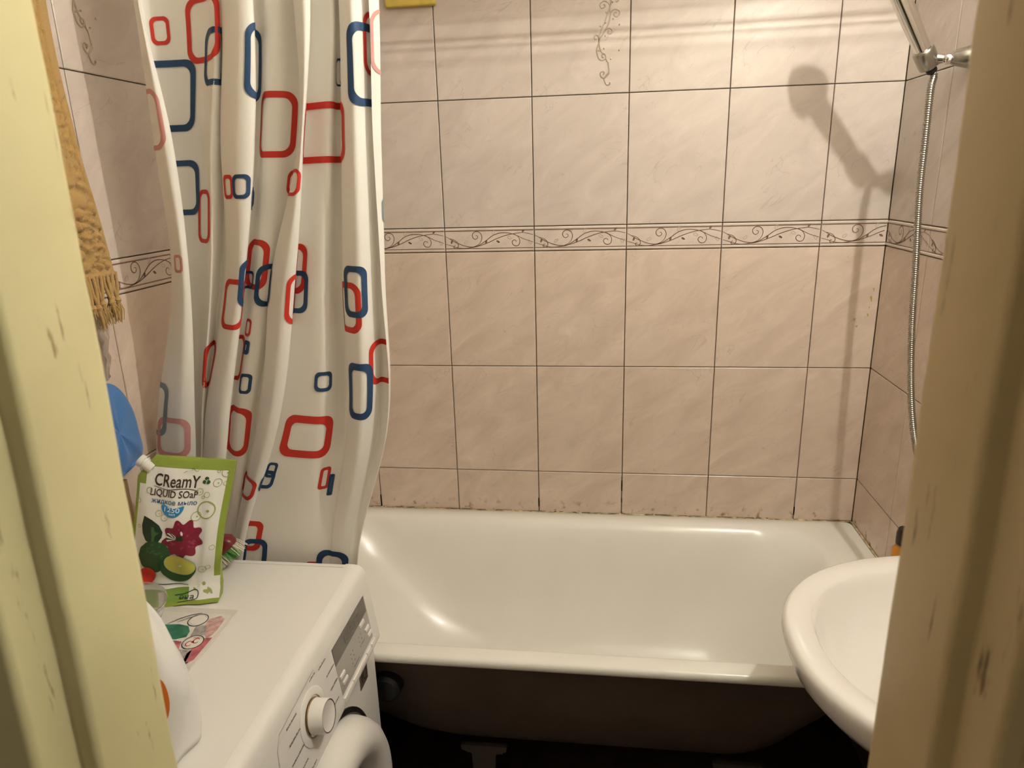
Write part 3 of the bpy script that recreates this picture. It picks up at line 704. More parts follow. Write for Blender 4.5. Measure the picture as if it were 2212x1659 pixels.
# ------------------------------------------------------------------ liquid soap pouch standing on the machine
ink = {k: mat('pouch_' + k, c, .35) for k, c in {'white': (.80, .80, .74), 'green': (.25, .33, .05), 'dkgreen': (.02, .075, .02), 'leaf': (.012, .035, .018), 'leafvein': (.05, .13, .04), 'brown': (.045, .022, .016), 'blue': (.02, .23, .52), 'navy': (.03, .10, .24), 'crimson': (.20, .012, .034), 'crimson2': (.33, .03, .075), 'lime': (.62, .60, .10), 'limerim': (.52, .58, .22), 'olive': (.34, .38, .12), 'red': (.62, .025, .012), 'paper': (.86, .86, .80), 'mid': (.18, .30, .05)}.items()}
INKS = list(ink); IM = [ink[k] for k in INKS]; ID = {k: i for i, k in enumerate(INKS)}
PW, PH = .172, .278
pouch = thing('soap_pouch', 'white and green liquid soap refill pouch printed with a lime and a red flower', 'soap pouch', (.112, -.842, .85))
PROT = Matrix.Rotation(math.radians(14), 3, 'Z')
def pouch_pt(a, b, off=0.0, back=False):
    """a 0..1 left to right, b 0..1 bottom to top of the sheet; off lifts print off the film"""
    # sheet path: foot lies forward, body leans back
    key = [(0, .052, .003), (.07, .040, .010), (.14, .020, .026), (.20, .012, .046), (.35, .014, .088), (.55, .006, .142), (.75, -.008, .198), (.9, -.018, .240), (1, -.024, .268)]
    for k in range(len(key) - 1):
        if b <= key[k + 1][0] or k == len(key) - 2:
            f = (b - key[k][0]) / (key[k + 1][0] - key[k][0]); o_ = key[k][1] + (key[k + 1][1] - key[k][1]) * f; z_ = key[k][2] + (key[k + 1][2] - key[k][2]) * f; break
    e = max(0.0, 1 - abs(2 * a - 1) ** 2.2)
    bul = .020 * e * math.sin(math.pi * min(1, max(0, (b - .08) / .92))) ** .8
    wr = .0022 * math.sin(a * 17 + b * 9) * e * (b < .93) + .003 * math.exp(-((a - .80 - .06 * b) / .05) ** 2) * math.sin(math.pi * b) - .004 * math.exp(-((a - .72 - .03 * math.sin(5 * b)) / .05) ** 2) * math.sin(math.pi * b)
    wdt = PW * (1.0 - .06 * math.sin(math.pi * min(1, b * 1.1)) + (.02 if b < .12 else 0))
    x = (a - .5) * wdt + .016 * (b - .22)
    rk = min(1, max(0, (b - .10) / .25)); rk = rk * rk * (3 - 2 * rk); ra = math.radians(8.5) * rk
    x, z_ = x * math.cos(ra) + (z_ - .03) * math.sin(ra), .0 + z_ * math.cos(ra) - x * math.sin(ra) + .006 * rk
    y = -(o_ + (bul + wr + off) if not back else o_ - .004 - bul * .9 - .028 * max(0, 1 - b * 3) - .0)
    p = PROT @ Vector((x, y, z_ + off * .3)); return (p.x + .112, p.y - .842, p.z + .85)
mb = MB(); NA, NB = 30, 44
cut = lambda a, b: (max(a, .16 * max(0, (b - .86) / .14)), b)            # cut corner for the spout
front = [[pouch_pt(*cut(i / NA, j / NB)) for i in range(NA + 1)] for j in range(NB + 1)]
backs = [[pouch_pt(*cut(i / NA, j / NB), 0, True) for i in range(NA + 1)] for j in range(NB + 1)]
i0 = mb.grid(front, ID['white']); i1 = mb.grid(backs, ID['white'], flip=True)
for j in range(NB):
    for e in (0, NA):
        a, b, c, d = i0 + j * (NA + 1) + e, i0 + (j + 1) * (NA + 1) + e, i1 + (j + 1) * (NA + 1) + e, i1 + j * (NA + 1) + e
        mb.face((a, b, c, d) if e == 0 else (d, c, b, a), ID['green'])
for i in range(NA):
    for j in (0, NB):
        a, b, c, d = i0 + j * (NA + 1) + i, i0 + j * (NA + 1) + i + 1, i1 + j * (NA + 1) + i + 1, i1 + j * (NA + 1) + i
        mb.face((a, b, c, d) if j else (d, c, b, a), ID['green'])
# green border and foot band: by faces of the front sheet
for j in range(NB):
    for i in range(NA):
        if j >= NB - 3 or (i >= NA - 2 and j > 7) or (i < 1) or (j < 2) or (j >= NB - 8 and i <= 2): mb.m[j * NA + i] = ID['green']
        elif j < 6 and (i < 20): mb.m[j * NA + i] = ID['mid']
_ly = [0.0006]
def pf(layer):
    return lambda x, y: pouch_pt(min(max((x - 20) / 950.0, .01), .99), min(max(1 - (y - 30) / 1600.0, .005), .995), .0006 + layer * .00035)
def pblob(c, pts, m, layer, rings=3): blob(mb, c, pts, pf(layer), ID[m], rings)
def fliptext(s, x0, y0, x1, y1, m, layer, bold=0.0):
    f = pf(layer); put_text(mb, s, x0, -y1, x1 - x0, y1 - y0, lambda a, b: f(a, -b), ID[m], bold)
# leaf, bergamot, flower, lime, red fruit
lf = [(140, 640), (230, 670), (310, 720), (355, 790), (350, 850), (320, 900), (240, 935), (180, 900), (140, 830), (125, 740)]
pblob((235, 800), lf, 'leaf', 1); pblob((265, 810), [(230, 740), (262, 740), (275, 790), (320, 800), (280, 840), (275, 900), (250, 900), (245, 830)], 'leafvein', 2, 1)
fl = []
for k in range(72):
    a = 2 * math.pi * k / 72; r = 185 + 26 * math.sin(9 * a) + 10 * math.sin(36 * a); fl.append((565 + r * 1.02 * math.cos(a), 865 + r * 1.12 * math.sin(a)))
pblob((565, 865), fl, 'crimson', 1)
rnd = random.Random(9)
for k in range(26):
    a = rnd.uniform(0, 6.28); r = rnd.uniform(70, 180); c = (565 + r * math.cos(a), 865 + r * 1.1 * math.sin(a)); pblob(c, ell(c, rnd.uniform(10, 24), rnd.uniform(6, 14), 8, a), 'crimson2', 2, 1)
for k in range(7):
    a = 2.6 + k * .42; pblob((490 + 40 * math.cos(a), 855 + 34 * math.sin(a)), [(500, 855), (440 + 40 * math.cos(a + .1), 845 + 60 * math.sin(a + .1)), (440 + 40 * math.cos(a - .3), 845 + 60 * math.sin(a - .3))], 'leaf' if k % 2 else 'paper', 3, 1)
pblob((540, 840), ell((540, 840), 42, 30, 12, .3, .2, 4), 'leaf', 3, 1); pblob((560, 780), ell((560, 780), 12, 26, 8, -.3), 'paper', 3, 1); pblob((420, 800), ell((420, 800), 14, 9, 8, .4), 'paper', 3, 1)
pblob((290, 1075), ell((290, 1075), 172, 180, 40, 0, .02, 11), 'dkgreen', 2)
for k in range(30):
    a = rnd.uniform(0, 6.28); r = rnd.uniform(10, 150); c = (290 + r * math.cos(a), 1040 + r * .9 * math.sin(a)); pblob(c, ell(c, rnd.uniform(8, 22), rnd.uniform(4, 9), 7, rnd.uniform(-1, 1)), 'leafvein', 3, 1)
pblob((545, 1205), ell((545, 1205), 190, 150, 40, .35), 'dkgreen', 4); pblob((562, 1172), ell((562, 1172), 172, 112, 36, .42), 'limerim', 5); pblob((562, 1172), ell((562, 1172), 158, 98, 36, .42), 'lime', 6)
for k in range(9):
    a = k * 2 * math.pi / 9; ribbon(mb, [(562, 1172), (562 + 140 * math.cos(a), 1172 + 86 * math.sin(a) + 25 * math.cos(a))], 5, pf(7), ID['limerim'], False)
pblob((570, 1178), ell((570, 1178), 18, 12, 10), 'paper', 8, 1)
pblob((222, 1290), ell((222, 1290), 98, 78, 24, -.3), 'red', 5)
# blue half disc with volume
hd = [(425 + 118 * math.cos(a), 505 + 118 * math.sin(a)) for a in [math.pi * k / 20 for k in range(21)]]
pblob((425, 550), hd, 'blue', 1); fliptext('1250', 345, 522, 505, 570, 'paper', 2, .004); fliptext('мл', 400, 582, 465, 602, 'paper', 2)
fliptext('CReamY', 205, 200, 655, 325, 'brown', 1, .014); fliptext('LIQUID SOaP', 175, 355, 655, 438, 'brown', 1, .012); fliptext('жидкое мыло', 195, 457, 660, 505, 'navy', 1, .008)
ribbon(mb, smooth_path([(205, 330, 0), (330, 352, 0), (450, 338, 0), (560, 338, 0), (655, 352, 0)], 5), 8, pf(1), ID['brown'])
for k in range(3):
    a = k * 2.09 + .5; c = (718 + 20 * math.cos(a), 245 + 22 * math.sin(a)); pblob(c, ell(c, 22, 20, 12), 'dkgreen', 1, 1)
ribbon(mb, [(700, 235), (722, 246), (728, 226)], 5, pf(2), ID['paper'], False); ribbon(mb, [(722, 246), (714, 272)], 5, pf(2), ID['paper'], False)
for c, r in (((828, 262), 40), ((905, 275), 20), ((745, 385), 28), ((668, 360), 34), ((710, 415), 14), ((765, 540), 88), ((672, 612), 46), ((290, 598), 32), ((355, 635), 34), ((205, 92), 28), ((150, 150), 26), ((895, 160), 46), ((820, 148), 14), ((872, 962), 28), ((790, 1235), 42), ((845, 1215), 26), ((95, 760), 16), ((60, 500), 22), ((165, 380), 30)):
    e = ell(c, r, r, 20); ribbon(mb, e + [e[0]], max(5, r * .13), pf(1), ID['olive'], False)
    if r > 30: pblob((c[0] + r * .2, c[1] + r * .1), ell((c[0] + r * .2, c[1] + r * .1), r * .2, r * .16, 8), 'olive', 1, 1)
ribbon(mb, smooth_path([(475, 185, 0), (510, 160, 0), (560, 150, 0), (545, 110, 0), (590, 150, 0), (620, 150, 0), (640, 90, 0), (660, 80, 0), (650, 150, 0)], 4), 6, pf(1), ID['olive'])
# foot: rounded frame with the end of a word, leafy whites
fr = [(520, 1480), (600, 1478), (670, 1455), (720, 1438), (752, 1460), (755, 1500), (735, 1535), (660, 1562), (560, 1580)]
ribbon(mb, smooth_path([(*p, 0) for p in fr], 4), 9, pf(2), ID['leaf'], False); fliptext('ена', 565, 1492, 712, 1538, 'leaf', 2, .004)
ribbon(mb, smooth_path([(190, 1365, 0), (330, 1365, 0), (520, 1375, 0), (650, 1390, 0)], 4), 6, pf(2), ID['leaf'], False)
for k in range(16):
    c = (rnd.uniform(690, 900), rnd.uniform(1320, 1480)); pblob(c, ell(c, rnd.uniform(14, 40), rnd.uniform(10, 26), 9, rnd.uniform(0, 3)), 'olive' if k % 3 == 0 else 'white', 1, 1)
at(pouch, mb.build('pouch_film', IM, smooth=True, angle=60))
q = MB(); c0 = Vector(pouch_pt(.085, .935, -.004)); dr = (PROT @ Vector((-.72, .10, .62))).normalized()
q.lathe([(.0, -.012), (.011, -.012), (.011, .004), (.0125, .004), (.0125, .006), (.0098, .006), (.0098, .009), (.0118, .009), (.0118, .016), (.0105, .018), (0, .0182)], c0, dr, 22)
o = at(pouch, q.build('spout', mat('spout_white', (.78, .76, .70), .35), smooth=True, angle=40)); o['label'] = 'white screw spout'

# ------------------------------------------------------------------ other things on the machine
# printed glass-look serving sheet
pm = thing('placemat', 'thin printed plastic placemat with drawn glasses and pink shading, lying on the machine', 'placemat', (.15, -1.05, .8505))
q = MB(); x0, x1, y0, y1 = .035, .259, -1.215, -.893; zt = .8530
R_ = [rrect(x0, x1, y0, y1, .006, .8506, 4), rrect(x0, x1, y0, y1, .006, zt - .0004, 4), rrect(x0 + .0006, x1 - .0006, y0 + .0006, y1 - .0006, .006, zt, 4)]
i0 = q.grid(R_, 0, close_u=True); q.cap(i0 + 2 * len(R_[0]), len(R_[0])); q.cap(i0, len(R_[0]), True)
at(pm, q.build('sheet', mat('placemat_base', (.70, .66, .60), .25)))
q = MB(); pmats = [mat('mat_paper', (.76, .72, .66), .25), mat('mat_green', (.045, .20, .13), .3, noise=.35, nscale=60), mat('mat_pink', (.60, .17, .20), .3, noise=.5, nscale=70), mat('mat_pale_pink', (.70, .43, .40), .3, noise=.35, nscale=90), mat('mat_ink', (.05, .045, .05), .4), mat('mat_red', (.45, .03, .03), .4), mat('mat_grey', (.42, .39, .36), .35, noise=.4, nscale=120), mat('mat_light', (.80, .77, .70), .3)]
# sheet coordinates: s right, t towards the viewer, taken from its far right corner
def pmf(l): return lambda a, b: (a, b, zt + .0003 + l * .00022)
def box2(a, b, c, d): return [(a, b), (c, b), (c, d), (a, d)]
blob(q, (.14, -1.05), box2(x0 + .004, y0 + .005, x1 - .005, y1 - .016), pmf(0), 0, 1)
blob(q, (.178, -.963), [(.140, -.948), (.172, -.944), (.192, -.948), (.203, -.962), (.206, -.978), (.190, -.986), (.165, -.984), (.140, -.980)], pmf(1), 1, 2)
blob(q, (.178, -1.000), [(.140, -.984), (.180, -.988), (.205, -.990), (.212, -1.012), (.195, -1.030), (.150, -1.020)], pmf(1), 2, 2)
blob(q, (.236, -.940), [(.218, -.925), (.235, -.914), (.247, -.922), (.250, -.955), (.246, -.980), (.232, -.968), (.222, -.948)], pmf(1), 3, 2)
blob(q, (.244, -1.005), [(.240, -.978), (.253, -.975), (.253, -1.035), (.240, -1.050), (.232, -1.020)], pmf(1), 2, 2)
blob(q, (.220, -.960), [(.205, -.944), (.224, -.944), (.236, -.968), (.226, -.982), (.212, -.976)], pmf(2), 6, 2)
blob(q, (.220, -1.030), [(.205, -1.010), (.236, -1.012), (.246, -1.055), (.225, -1.085), (.190, -1.06)], pmf(1), 6, 2)
for c, r, m_ in (((.200, -.930), .0170, 7), ((.226, -.991), .0172, 7)):
    blob(q, c, ell(c, r, r * 1.05, 28), pmf(3), m_, 2); e = ell(c, r, r * 1.05, 28); ribbon(q, e + [e[0]], .0018, pmf(4), 4, False); e = ell((c[0] - .001, c[1] + .001), r * .82, r * .86, 24); ribbon(q, e[2:20], .0010, pmf(4), 6, True)
for c in ((.2215, -.9955), (.2305, -.987)):
    e = ell(c, .0052, .0064, 16); ribbon(q, e[2:], .0020, pmf(5), 5, True)
ribbon(q, [(.2245, -.993), (.2275, -.9895)], .0024, pmf(5), 5, False); ribbon(q, [(.221, -.980), (.231, -.979)], .0014, pmf(5), 5, False)
for k in range(9):
    a = -.925 - k * .005; ribbon(q, [(.220 + k * .0022, a), (.249, a - .010 + k * .001)], .0010, pmf(2), 2 if k % 2 else 6)
ribbon(q, smooth_path([(.150, -.945, 0), (.165, -.928, 0), (.182, -.915, 0), (.196, -.909, 0)], 4), .0022, pmf(3), 4); ribbon(q, smooth_path([(.165, -.94, 0), (.178, -.926, 0), (.192, -.918, 0)], 4), .0028, pmf(3), 6)
for k in range(8): ribbon(q, [(.19 + k * .006, -1.04 - k * .004), (.215 + k * .003, -1.03 - k * .014)], .0016, pmf(2), 4 if k % 3 else 6)
blob(q, (.244, -1.045), ell((.244, -1.045), .006, .0024, 10, .9), pmf(3), 4, 1)
at(pm, q.build('printed_pattern', pmats))

# clear dosing cup
cup = thing('dosing_cup', 'clear plastic dosing cup between the soap pouch and the placemat', 'cup', (.098, -.945, .853))
clear = mat('clear_plastic', (.78, .77, .73), .12, trans=.85, ior=1.25, spec=.5)
q = MB(); pc = (.098, -.945, .8536); ax = Vector((.30, -.12, .95))
q.lathe([(.0, .0), (.020, .0012), (.030, .010), (.0355, .024), (.038, .042), (.039, .056), (.0405, .057), (.0403, .059), (.0385, .058), (.0372, .042), (.0347, .0245), (.0292, .0112), (.0195, .0026), (0, .0016)], pc, ax, 40)
at(cup, q.build('bowl', clear, smooth=True, angle=60))

# scrubbing brush: burgundy body, white and green bristles
br = thing('scrub_brush', 'burgundy scrubbing brush with white and green bristles behind the soap pouch', 'brush', (.168, -.752, .85))
burg = mat('burgundy_plastic', (.145, .016, .016), .35)
BM = Matrix.Translation((.163, -.752, .8620)) @ Matrix.Rotation(math.radians(12), 4, 'Z') @ Matrix.Rotation(math.radians(-38), 4, 'Y')
def bx_(p): return tuple(BM @ Vector(p))
q = MB(); sec = [rrect(-.040, .046, -.016, .016, .012, .024, 5), rrect(-.042, .048, -.018, .018, .014, .028, 5), rrect(-.042, .048, -.018, .018, .014, .040, 5), rrect(-.034, .040, -.013, .013, .010, .050, 5), rrect(-.020, .022, -.010, .010, .008, .056, 5)]
i0 = q.grid([[bx_(p) for p in r] for r in sec], 0, close_u=True); n = len(sec[0]); q.cap(i0, n, True); q.cap(i0 + 4 * n, n)
at(br, q.build('body', burg, smooth=True, angle=40))
q = MB(); q.tube([bx_(p) for p in smooth_path([(-.03, 0, .050), (-.022, 0, .068), (0, 0, .076), (.018, 0, .070), (.026, 0, .052)], 5)], .009, 10); at(br, q.build('handle', burg, smooth=True))
bw, bg = mat('bristle_white', (.68, .62, .50), .6), mat('bristle_green', (.10, .36, .06), .6)
for nm, xs, m_ in (('white_bristles', (-.037, .012), bw), ('green_bristles', (.016, .034), bg), ('pale_bristles', (.037, .044), bw)):
    q = MB(); rnd = random.Random(hash(nm) % 97 if False else len(nm))
    nx = max(2, int((xs[1] - xs[0]) / .0027))
    for i in range(nx):
        for j in range(9):
            x = xs[0] + (xs[1] - xs[0]) * i / (nx - 1); y = -.014 + .0035 * j
            b0 = Vector((x, y, .026)); b1 = b0 + Vector((rnd.uniform(-.004, .004) + x * .12, rnd.uniform(-.004, .004) + y * .3, -.026 + rnd.uniform(0, .003)))
            q.tube([bx_(b0), bx_(b0.lerp(b1, .5) + Vector((rnd.uniform(-.001, .001), 0, 0))), bx_(b1)], .0008, 4)
    o = at(br, q.build(nm, m_)); o['kind'] = 'stuff'

# soft white detergent bag near the door jamb
bag = thing('detergent_bag', 'white plastic detergent bag with an orange print, next to the door jamb', 'bag', (.235, -1.19, .85))
def bag_pt(t, v):
    a = 2 * math.pi * t
    rx = .112 * (1 + .05 * math.sin(math.pi * v) - .36 * v ** 2.4); ry = .060 * (1 - .80 * v ** 1.8)
    cr = 1 + .05 * math.sin(5 * a + 6 * v) * v + .03 * math.sin(9 * a - 11 * v)
    c, s_ = math.cos(a), math.sin(a)
    return (.246 - .030 * v ** 2.5 + rx * math.copysign(abs(c) ** .8, c) * cr, -1.210 + .02 * v + ry * math.copysign(abs(s_) ** .8, s_) * cr, .8540 + .238 * v + .004 * math.sin(3 * a) * v)
q = MB(); nv_ = 26; na = 56
i0 = q.grid([[bag_pt(k / na, min(1, j / nv_)) for k in range(na)] for j in range(nv_ + 1)], 0, close_u=True); q.cap(i0, na, True); q.cap(i0 + nv_ * na, na)
at(bag, q.build('bag_film', mat('bag_white', (.82, .80, .76), .4, bump=.3, bscale=25), smooth=True, angle=180))
q = MB(); rows = []
for k in range(15):
    th = math.pi * 2 * k / 14
def bagf(t, v): 
    p = Vector(bag_pt(t, v)); c_ = Vector((.246 - .03 * v ** 2.5, -1.21 + .02 * v, p.z)); d = (p - c_).normalized(); return tuple(p + d * .0012)
blob(q, (.855, .40), ell((.855, .40), .082, .20, 40), bagf, 0, 10)
at(bag, q.build('orange_print', mat('orange_ink', (.55, .13, .012), .4), smooth=True))

# narrow carton standing behind the pouch
q = MB(); q.box((.006, -.925, .8505), (.024, -.815, 1.075)); carton = q.build('carton', mat('kraft_card', (.50, .36, .19), .7, noise=.15, nscale=20), bevel=.001)
tag(carton, 'narrow brown cardboard box standing against the tiles behind the soap pouch', 'box')

# ------------------------------------------------------------------ towel, mitt and small things on the left wall
def terry(name, c, sc, strength, pattern=True):
    m, N, L, b = new_mat(name)
    b.inputs['Roughness'].default_value = .95; b.inputs['Specular IOR Level'].default_value = .1; b.inputs['Sheen Weight'].default_value = .25
    tc = N.new('ShaderNodeTexCoord')
    n = N.new('ShaderNodeTexNoise'); n.inputs['Scale'].default_value = 480; n.inputs['Detail'].default_value = 3; L.new(tc.outputs['Object'], n.inputs['Vector'])
    col = N.new('ShaderNodeMixRGB'); col.inputs[1].default_value = (c[0] * .8, c[1] * .78, c[2] * .74, 1); col.inputs[2].default_value = (c[0] * 1.1, c[1] * 1.1, c[2] * 1.1, 1)
    L.new(n.outputs['Fac'], col.inputs[0]); L.new(col.outputs[0], b.inputs['Base Color'])
    bp = N.new('ShaderNodeBump'); bp.inputs['Strength'].default_value = .8; bp.inputs['Distance'].default_value = .0015; L.new(n.outputs['Fac'], bp.inputs['Height'])
    L.new(bp.outputs[0], b.inputs['Normal'])
    return m
M['towel'] = terry('ochre_terry', (.47, .30, .115), 300, .5)
M['mitt'] = terry('blue_terry', (.07, .20, .50), 300, .5)
towel = thing('towel', 'ochre terry towel with a sculpted pattern and knotted fringe, hanging on the left wall', 'towel', (.03, -.92, 1.47))
def pat(s, z):
    """sculpted pile: raised motifs and sheared channels, metres"""
    h = 0.0
    # beaded chain running down
    c0 = .028 + .016 * math.sin((z - 1.7) * 4.0)
    for dc_ in (0, .0):
        d = abs(s - c0); 
        if d < .012 and z > 1.62: h -= .0032 * (1 - d / .012) * (.35 + .65 * (math.sin(z * 300) > -.2))
        if .012 < d < .016 and z > 1.60: h -= .0022
    # sheared zigzag strokes
    if 1.655 < z < 1.78 and s < .075: h -= .0030 * max(0, math.sin(s * 360 + z * 240)) * (math.sin(z * 95 + s * 60) > -.3)
    # paisley: arc, petals and grapes in the lower field
    r = math.hypot((s - .045) / 1.0, (z - 1.545)); 
    if abs(r - .062) < .0055 and z > 1.535: h -= .0034
    for (a, b_, q_) in ((.030, 1.560, .013), (.046, 1.566, .010), (.038, 1.548, .014), (.024, 1.530, .012), (.046, 1.528, .012), (.034, 1.513, .012), (.020, 1.508, .010), (.052, 1.510, .010), (.044, 1.496, .011), (.028, 1.492, .011), (.056, 1.546, .009), (.012, 1.545, .009), (.013, 1.575, .012), (.036, 1.480, .010), (.052, 1.484, .009), (.070, 1.52, .010), (.072, 1.50, .010), (.075, 1.55, .010), (.016, 1.478, .009), (.066, 1.478, .009)):
        d = math.hypot(s - a, z - b_)
        if d < q_: h += .0030 * (1 - (d / q_) ** 3)
        elif d < q_ + .0035: h -= .0026
    for (a, b_, q_) in ((.05, 1.84, .02), (.07, 1.88, .022), (.085, 1.82, .02), (.08, 1.76, .018), (.10, 1.70, .02), (.10, 1.60, .02), (.12, 1.85, .022), (.12, 1.78, .02), (.13, 1.55, .02), (.11, 1.50, .016)):
        d = math.hypot((s - a) * 1.4, z - b_)
        if d < q_: h += .003 * (1 - (d / q_) ** 3)
        elif d < q_ + .004: h -= .0028
    return h
def towel_pt(s, z, back=False):
    edge = -.792 + .030 * max(0, (1.66 - z) / .2) ** 1.3 + .004 * math.sin(z * 13)
    x = .034 + .008 * math.sin(s * 26 + 1.2) * min(1, s / .05 + .2) + .004 * math.sin(z * 9 + s * 8)
    return (x - .006 if back else x + pat(s, z) * 1.7 * min(1, s / .008), edge - s, z)
q = MB(); ns_, nz_ = 90, 170; SW = .26
fz = [2.0 - (2.0 - 1.462) * j / nz_ for j in range(nz_ + 1)]
fs_ = [SW * (i / ns_) ** 1.25 for i in range(ns_ + 1)]
i0 = q.grid([[towel_pt(s, z) for s in fs_] for z in fz], 0, flip=False)
i1 = q.grid([[towel_pt(s, z, True) for s in fs_[::6]] for z in fz[::10]], 0, flip=True)
ed = [towel_pt(0, z) for z in fz]; eb = [towel_pt(0, z, True) for z in fz]
q.grid([ed, [(a[0] - .003, a[1] + .003, a[2]) for a in ed], eb], 0, flip=True)
at(towel, q.build('cloth', M['towel'], smooth=True, angle=180))
q = MB(); q.tube([(towel_pt(s, 1.462)[0] - .003, towel_pt(s, 1.462)[1], 1.460 + .002 * math.sin(s * 40)) for s in fs_[::4]], .0052, 10); at(towel, q.build('hem', M['towel'], smooth=True))
rnd = random.Random(21)
for k in range(17):
    s = .004 + k * .0152; p0 = Vector(towel_pt(s, 1.462)); p0.z = 1.459
    sw = rnd.uniform(-.008, .008); ln = rnd.uniform(.036, .052)
    kn = p0 + Vector((rnd.uniform(-.004, .006), sw, -ln)); en = kn + Vector((rnd.uniform(-.006, .008), sw * .6 + rnd.uniform(-.004, .004), -rnd.uniform(.026, .040)))
    tq = MB()
    for e in (-1, 1):
        tq.tube(smooth_path([p0 + Vector((0, e * .0055, .003)), p0.lerp(kn, .5) + Vector((e * .0015, e * .003, 0)), kn + Vector((0, -e * .001, .001))], 4), .0030, 8)
    tq.lathe([(.0, .0062), (.0045, .0050), (.0068, 0), (.0045, -.0050), (0, -.0062)], kn, (kn - en).normalized(), 12)
    for e in range(16):
        a = 2 * math.pi * e / 16; rr = .0055 * (e % 3 + 1) / 3
        tip = en + Vector((math.cos(a) * rr * 1.2, math.sin(a) * rr * 1.6, rnd.uniform(-.006, .006)))
        tq.tube([kn + Vector((math.cos(a) * .002, math.sin(a) * .002, -.002)), kn.lerp(tip, .5) + Vector((math.cos(a) * rr, math.sin(a) * rr, 0)), tip], [.0013, .0011, .0006], 5)
    at(towel, tq.build('tassel', M['towel'], smooth=True))

rail = thing('hook_rail', 'chrome hook rail holding the towel on the left wall', 'hook rail', (.01, -.9, 2.0))
at(rail, MB().box((.0, -1.08, 1.985), (.006, -.80, 2.015)).build('plate', M['chrome'], bevel=.002))
for y in (-.86, -.94, -1.02): at(rail, MB().tube(smooth_path([(.005, y, 2.005), (.025, y, 2.000), (.040, y, 2.002), (.046, y, 2.015)], 4), .004, 8).build('hook', M['chrome'], smooth=True))

# blue terry wash mitt
mitt = thing('wash_mitt', 'blue terry wash mitt hanging below the towel', 'wash mitt', (.03, -.84, 1.11))
out_ = [(-.768, 1.102), (-.761, 1.118), (-.762, 1.150), (-.765, 1.185), (-.773, 1.215), (-.786, 1.240), (-.803, 1.258), (-.823, 1.268), (-.845, 1.272), (-.868, 1.266), (-.888, 1.250), (-.900, 1.222), (-.905, 1.18), (-.904, 1.14), (-.900, 1.098), (-.872, 1.090), (-.842, 1.088), (-.818, 1.094), (-.79, 1.098)]
op = smooth_path([(p[0], p[1], 0) for p in out_ + [out_[0]]], 4)[:-1]
q = MB(); cy, cz = -.835, 1.175; K = 9
for side in (1, -1):
    rows = []
    for r in range(K + 1):
        f = r / K; th = .017 * math.sqrt(max(0, 1 - f ** 2.4)) * side
        rows.append([(.026 + th + (.010 * math.sin(p.x * 95 + p.y * 50) * f * (1 - f) * side), cy + (p.x - cy) * max(f, .001), cz + (p.y - cz) * max(f, .001)) for p in op])
    q.grid(rows, 0, close_u=True, flip=(side < 0))
at(mitt, q.build('mitt_body', M['mitt'], smooth=True, angle=180))
q = MB(); q.tube(smooth_path([(.026, -.772, 1.106), (.032, -.80, 1.101), (.034, -.842, 1.096), (.032, -.88, 1.099), (.026, -.898, 1.105), (.019, -.87, 1.099), (.017, -.835, 1.096), (.020, -.79, 1.101), (.026, -.772, 1.106)], 4), .0045, 8, caps=False); at(mitt, q.build('cuff', M['mitt'], smooth=True))
q = MB(); q.tube(smooth_path([(.034, -.842, 1.270), (.030, -.836, 1.30), (.028, -.846, 1.318), (.026, -.856, 1.30), (.034, -.848, 1.270)], 5), .0022, 6); at(mitt, q.build('loop', mat('grey_cord', (.32, .27, .20), .8), smooth=True))

# dark strap with a crumpled clear bag that hangs under the fringe
hb = thing('hanging_bag', 'crumpled clear plastic bag on a dark strap under the towel fringe', 'bag', (.03, -.85, 1.29))
q = MB()
for k in range(3):
    y = -.822 - k * .017; q.tube(smooth_path([(.020, y, 1.43), (.026 + .003 * k, y + .003, 1.37), (.024, y - .004, 1.31), (.026, y, 1.278)], 4), .0092, 8)
at(hb, q.build('strap', mat('dark_strap', (.05, .036, .028), .6), smooth=True))
q = MB(); rnd = random.Random(31); rows = []
for j in range(11):
    z = 1.40 - .012 * j; rad = .010 + .010 * math.sin(math.pi * min(1, j / 9))
    rows.append([(.040 + rad * .55 * math.cos(a) * rnd.uniform(.5, 1.25), -.842 + rad * 1.5 * math.sin(a) * rnd.uniform(.6, 1.2), z + rnd.uniform(-.003, .003)) for a in [2 * math.pi * k / 12 for k in range(12)]])
q.grid(rows, 0, close_u=True); at(hb, q.build('clear_film', mat('crumpled_film', (.45, .40, .34), .12, trans=.9, ior=1.2), smooth=True, angle=40))
at(hb, MB().lathe([(0, 0), (.006, 0), (.006, .012), (.011, .014), (.010, .020), (0, .021)], (.004, -.842, 1.425), (1, 0, 0), 14).build('wall_peg', M['chrome'], smooth=True))

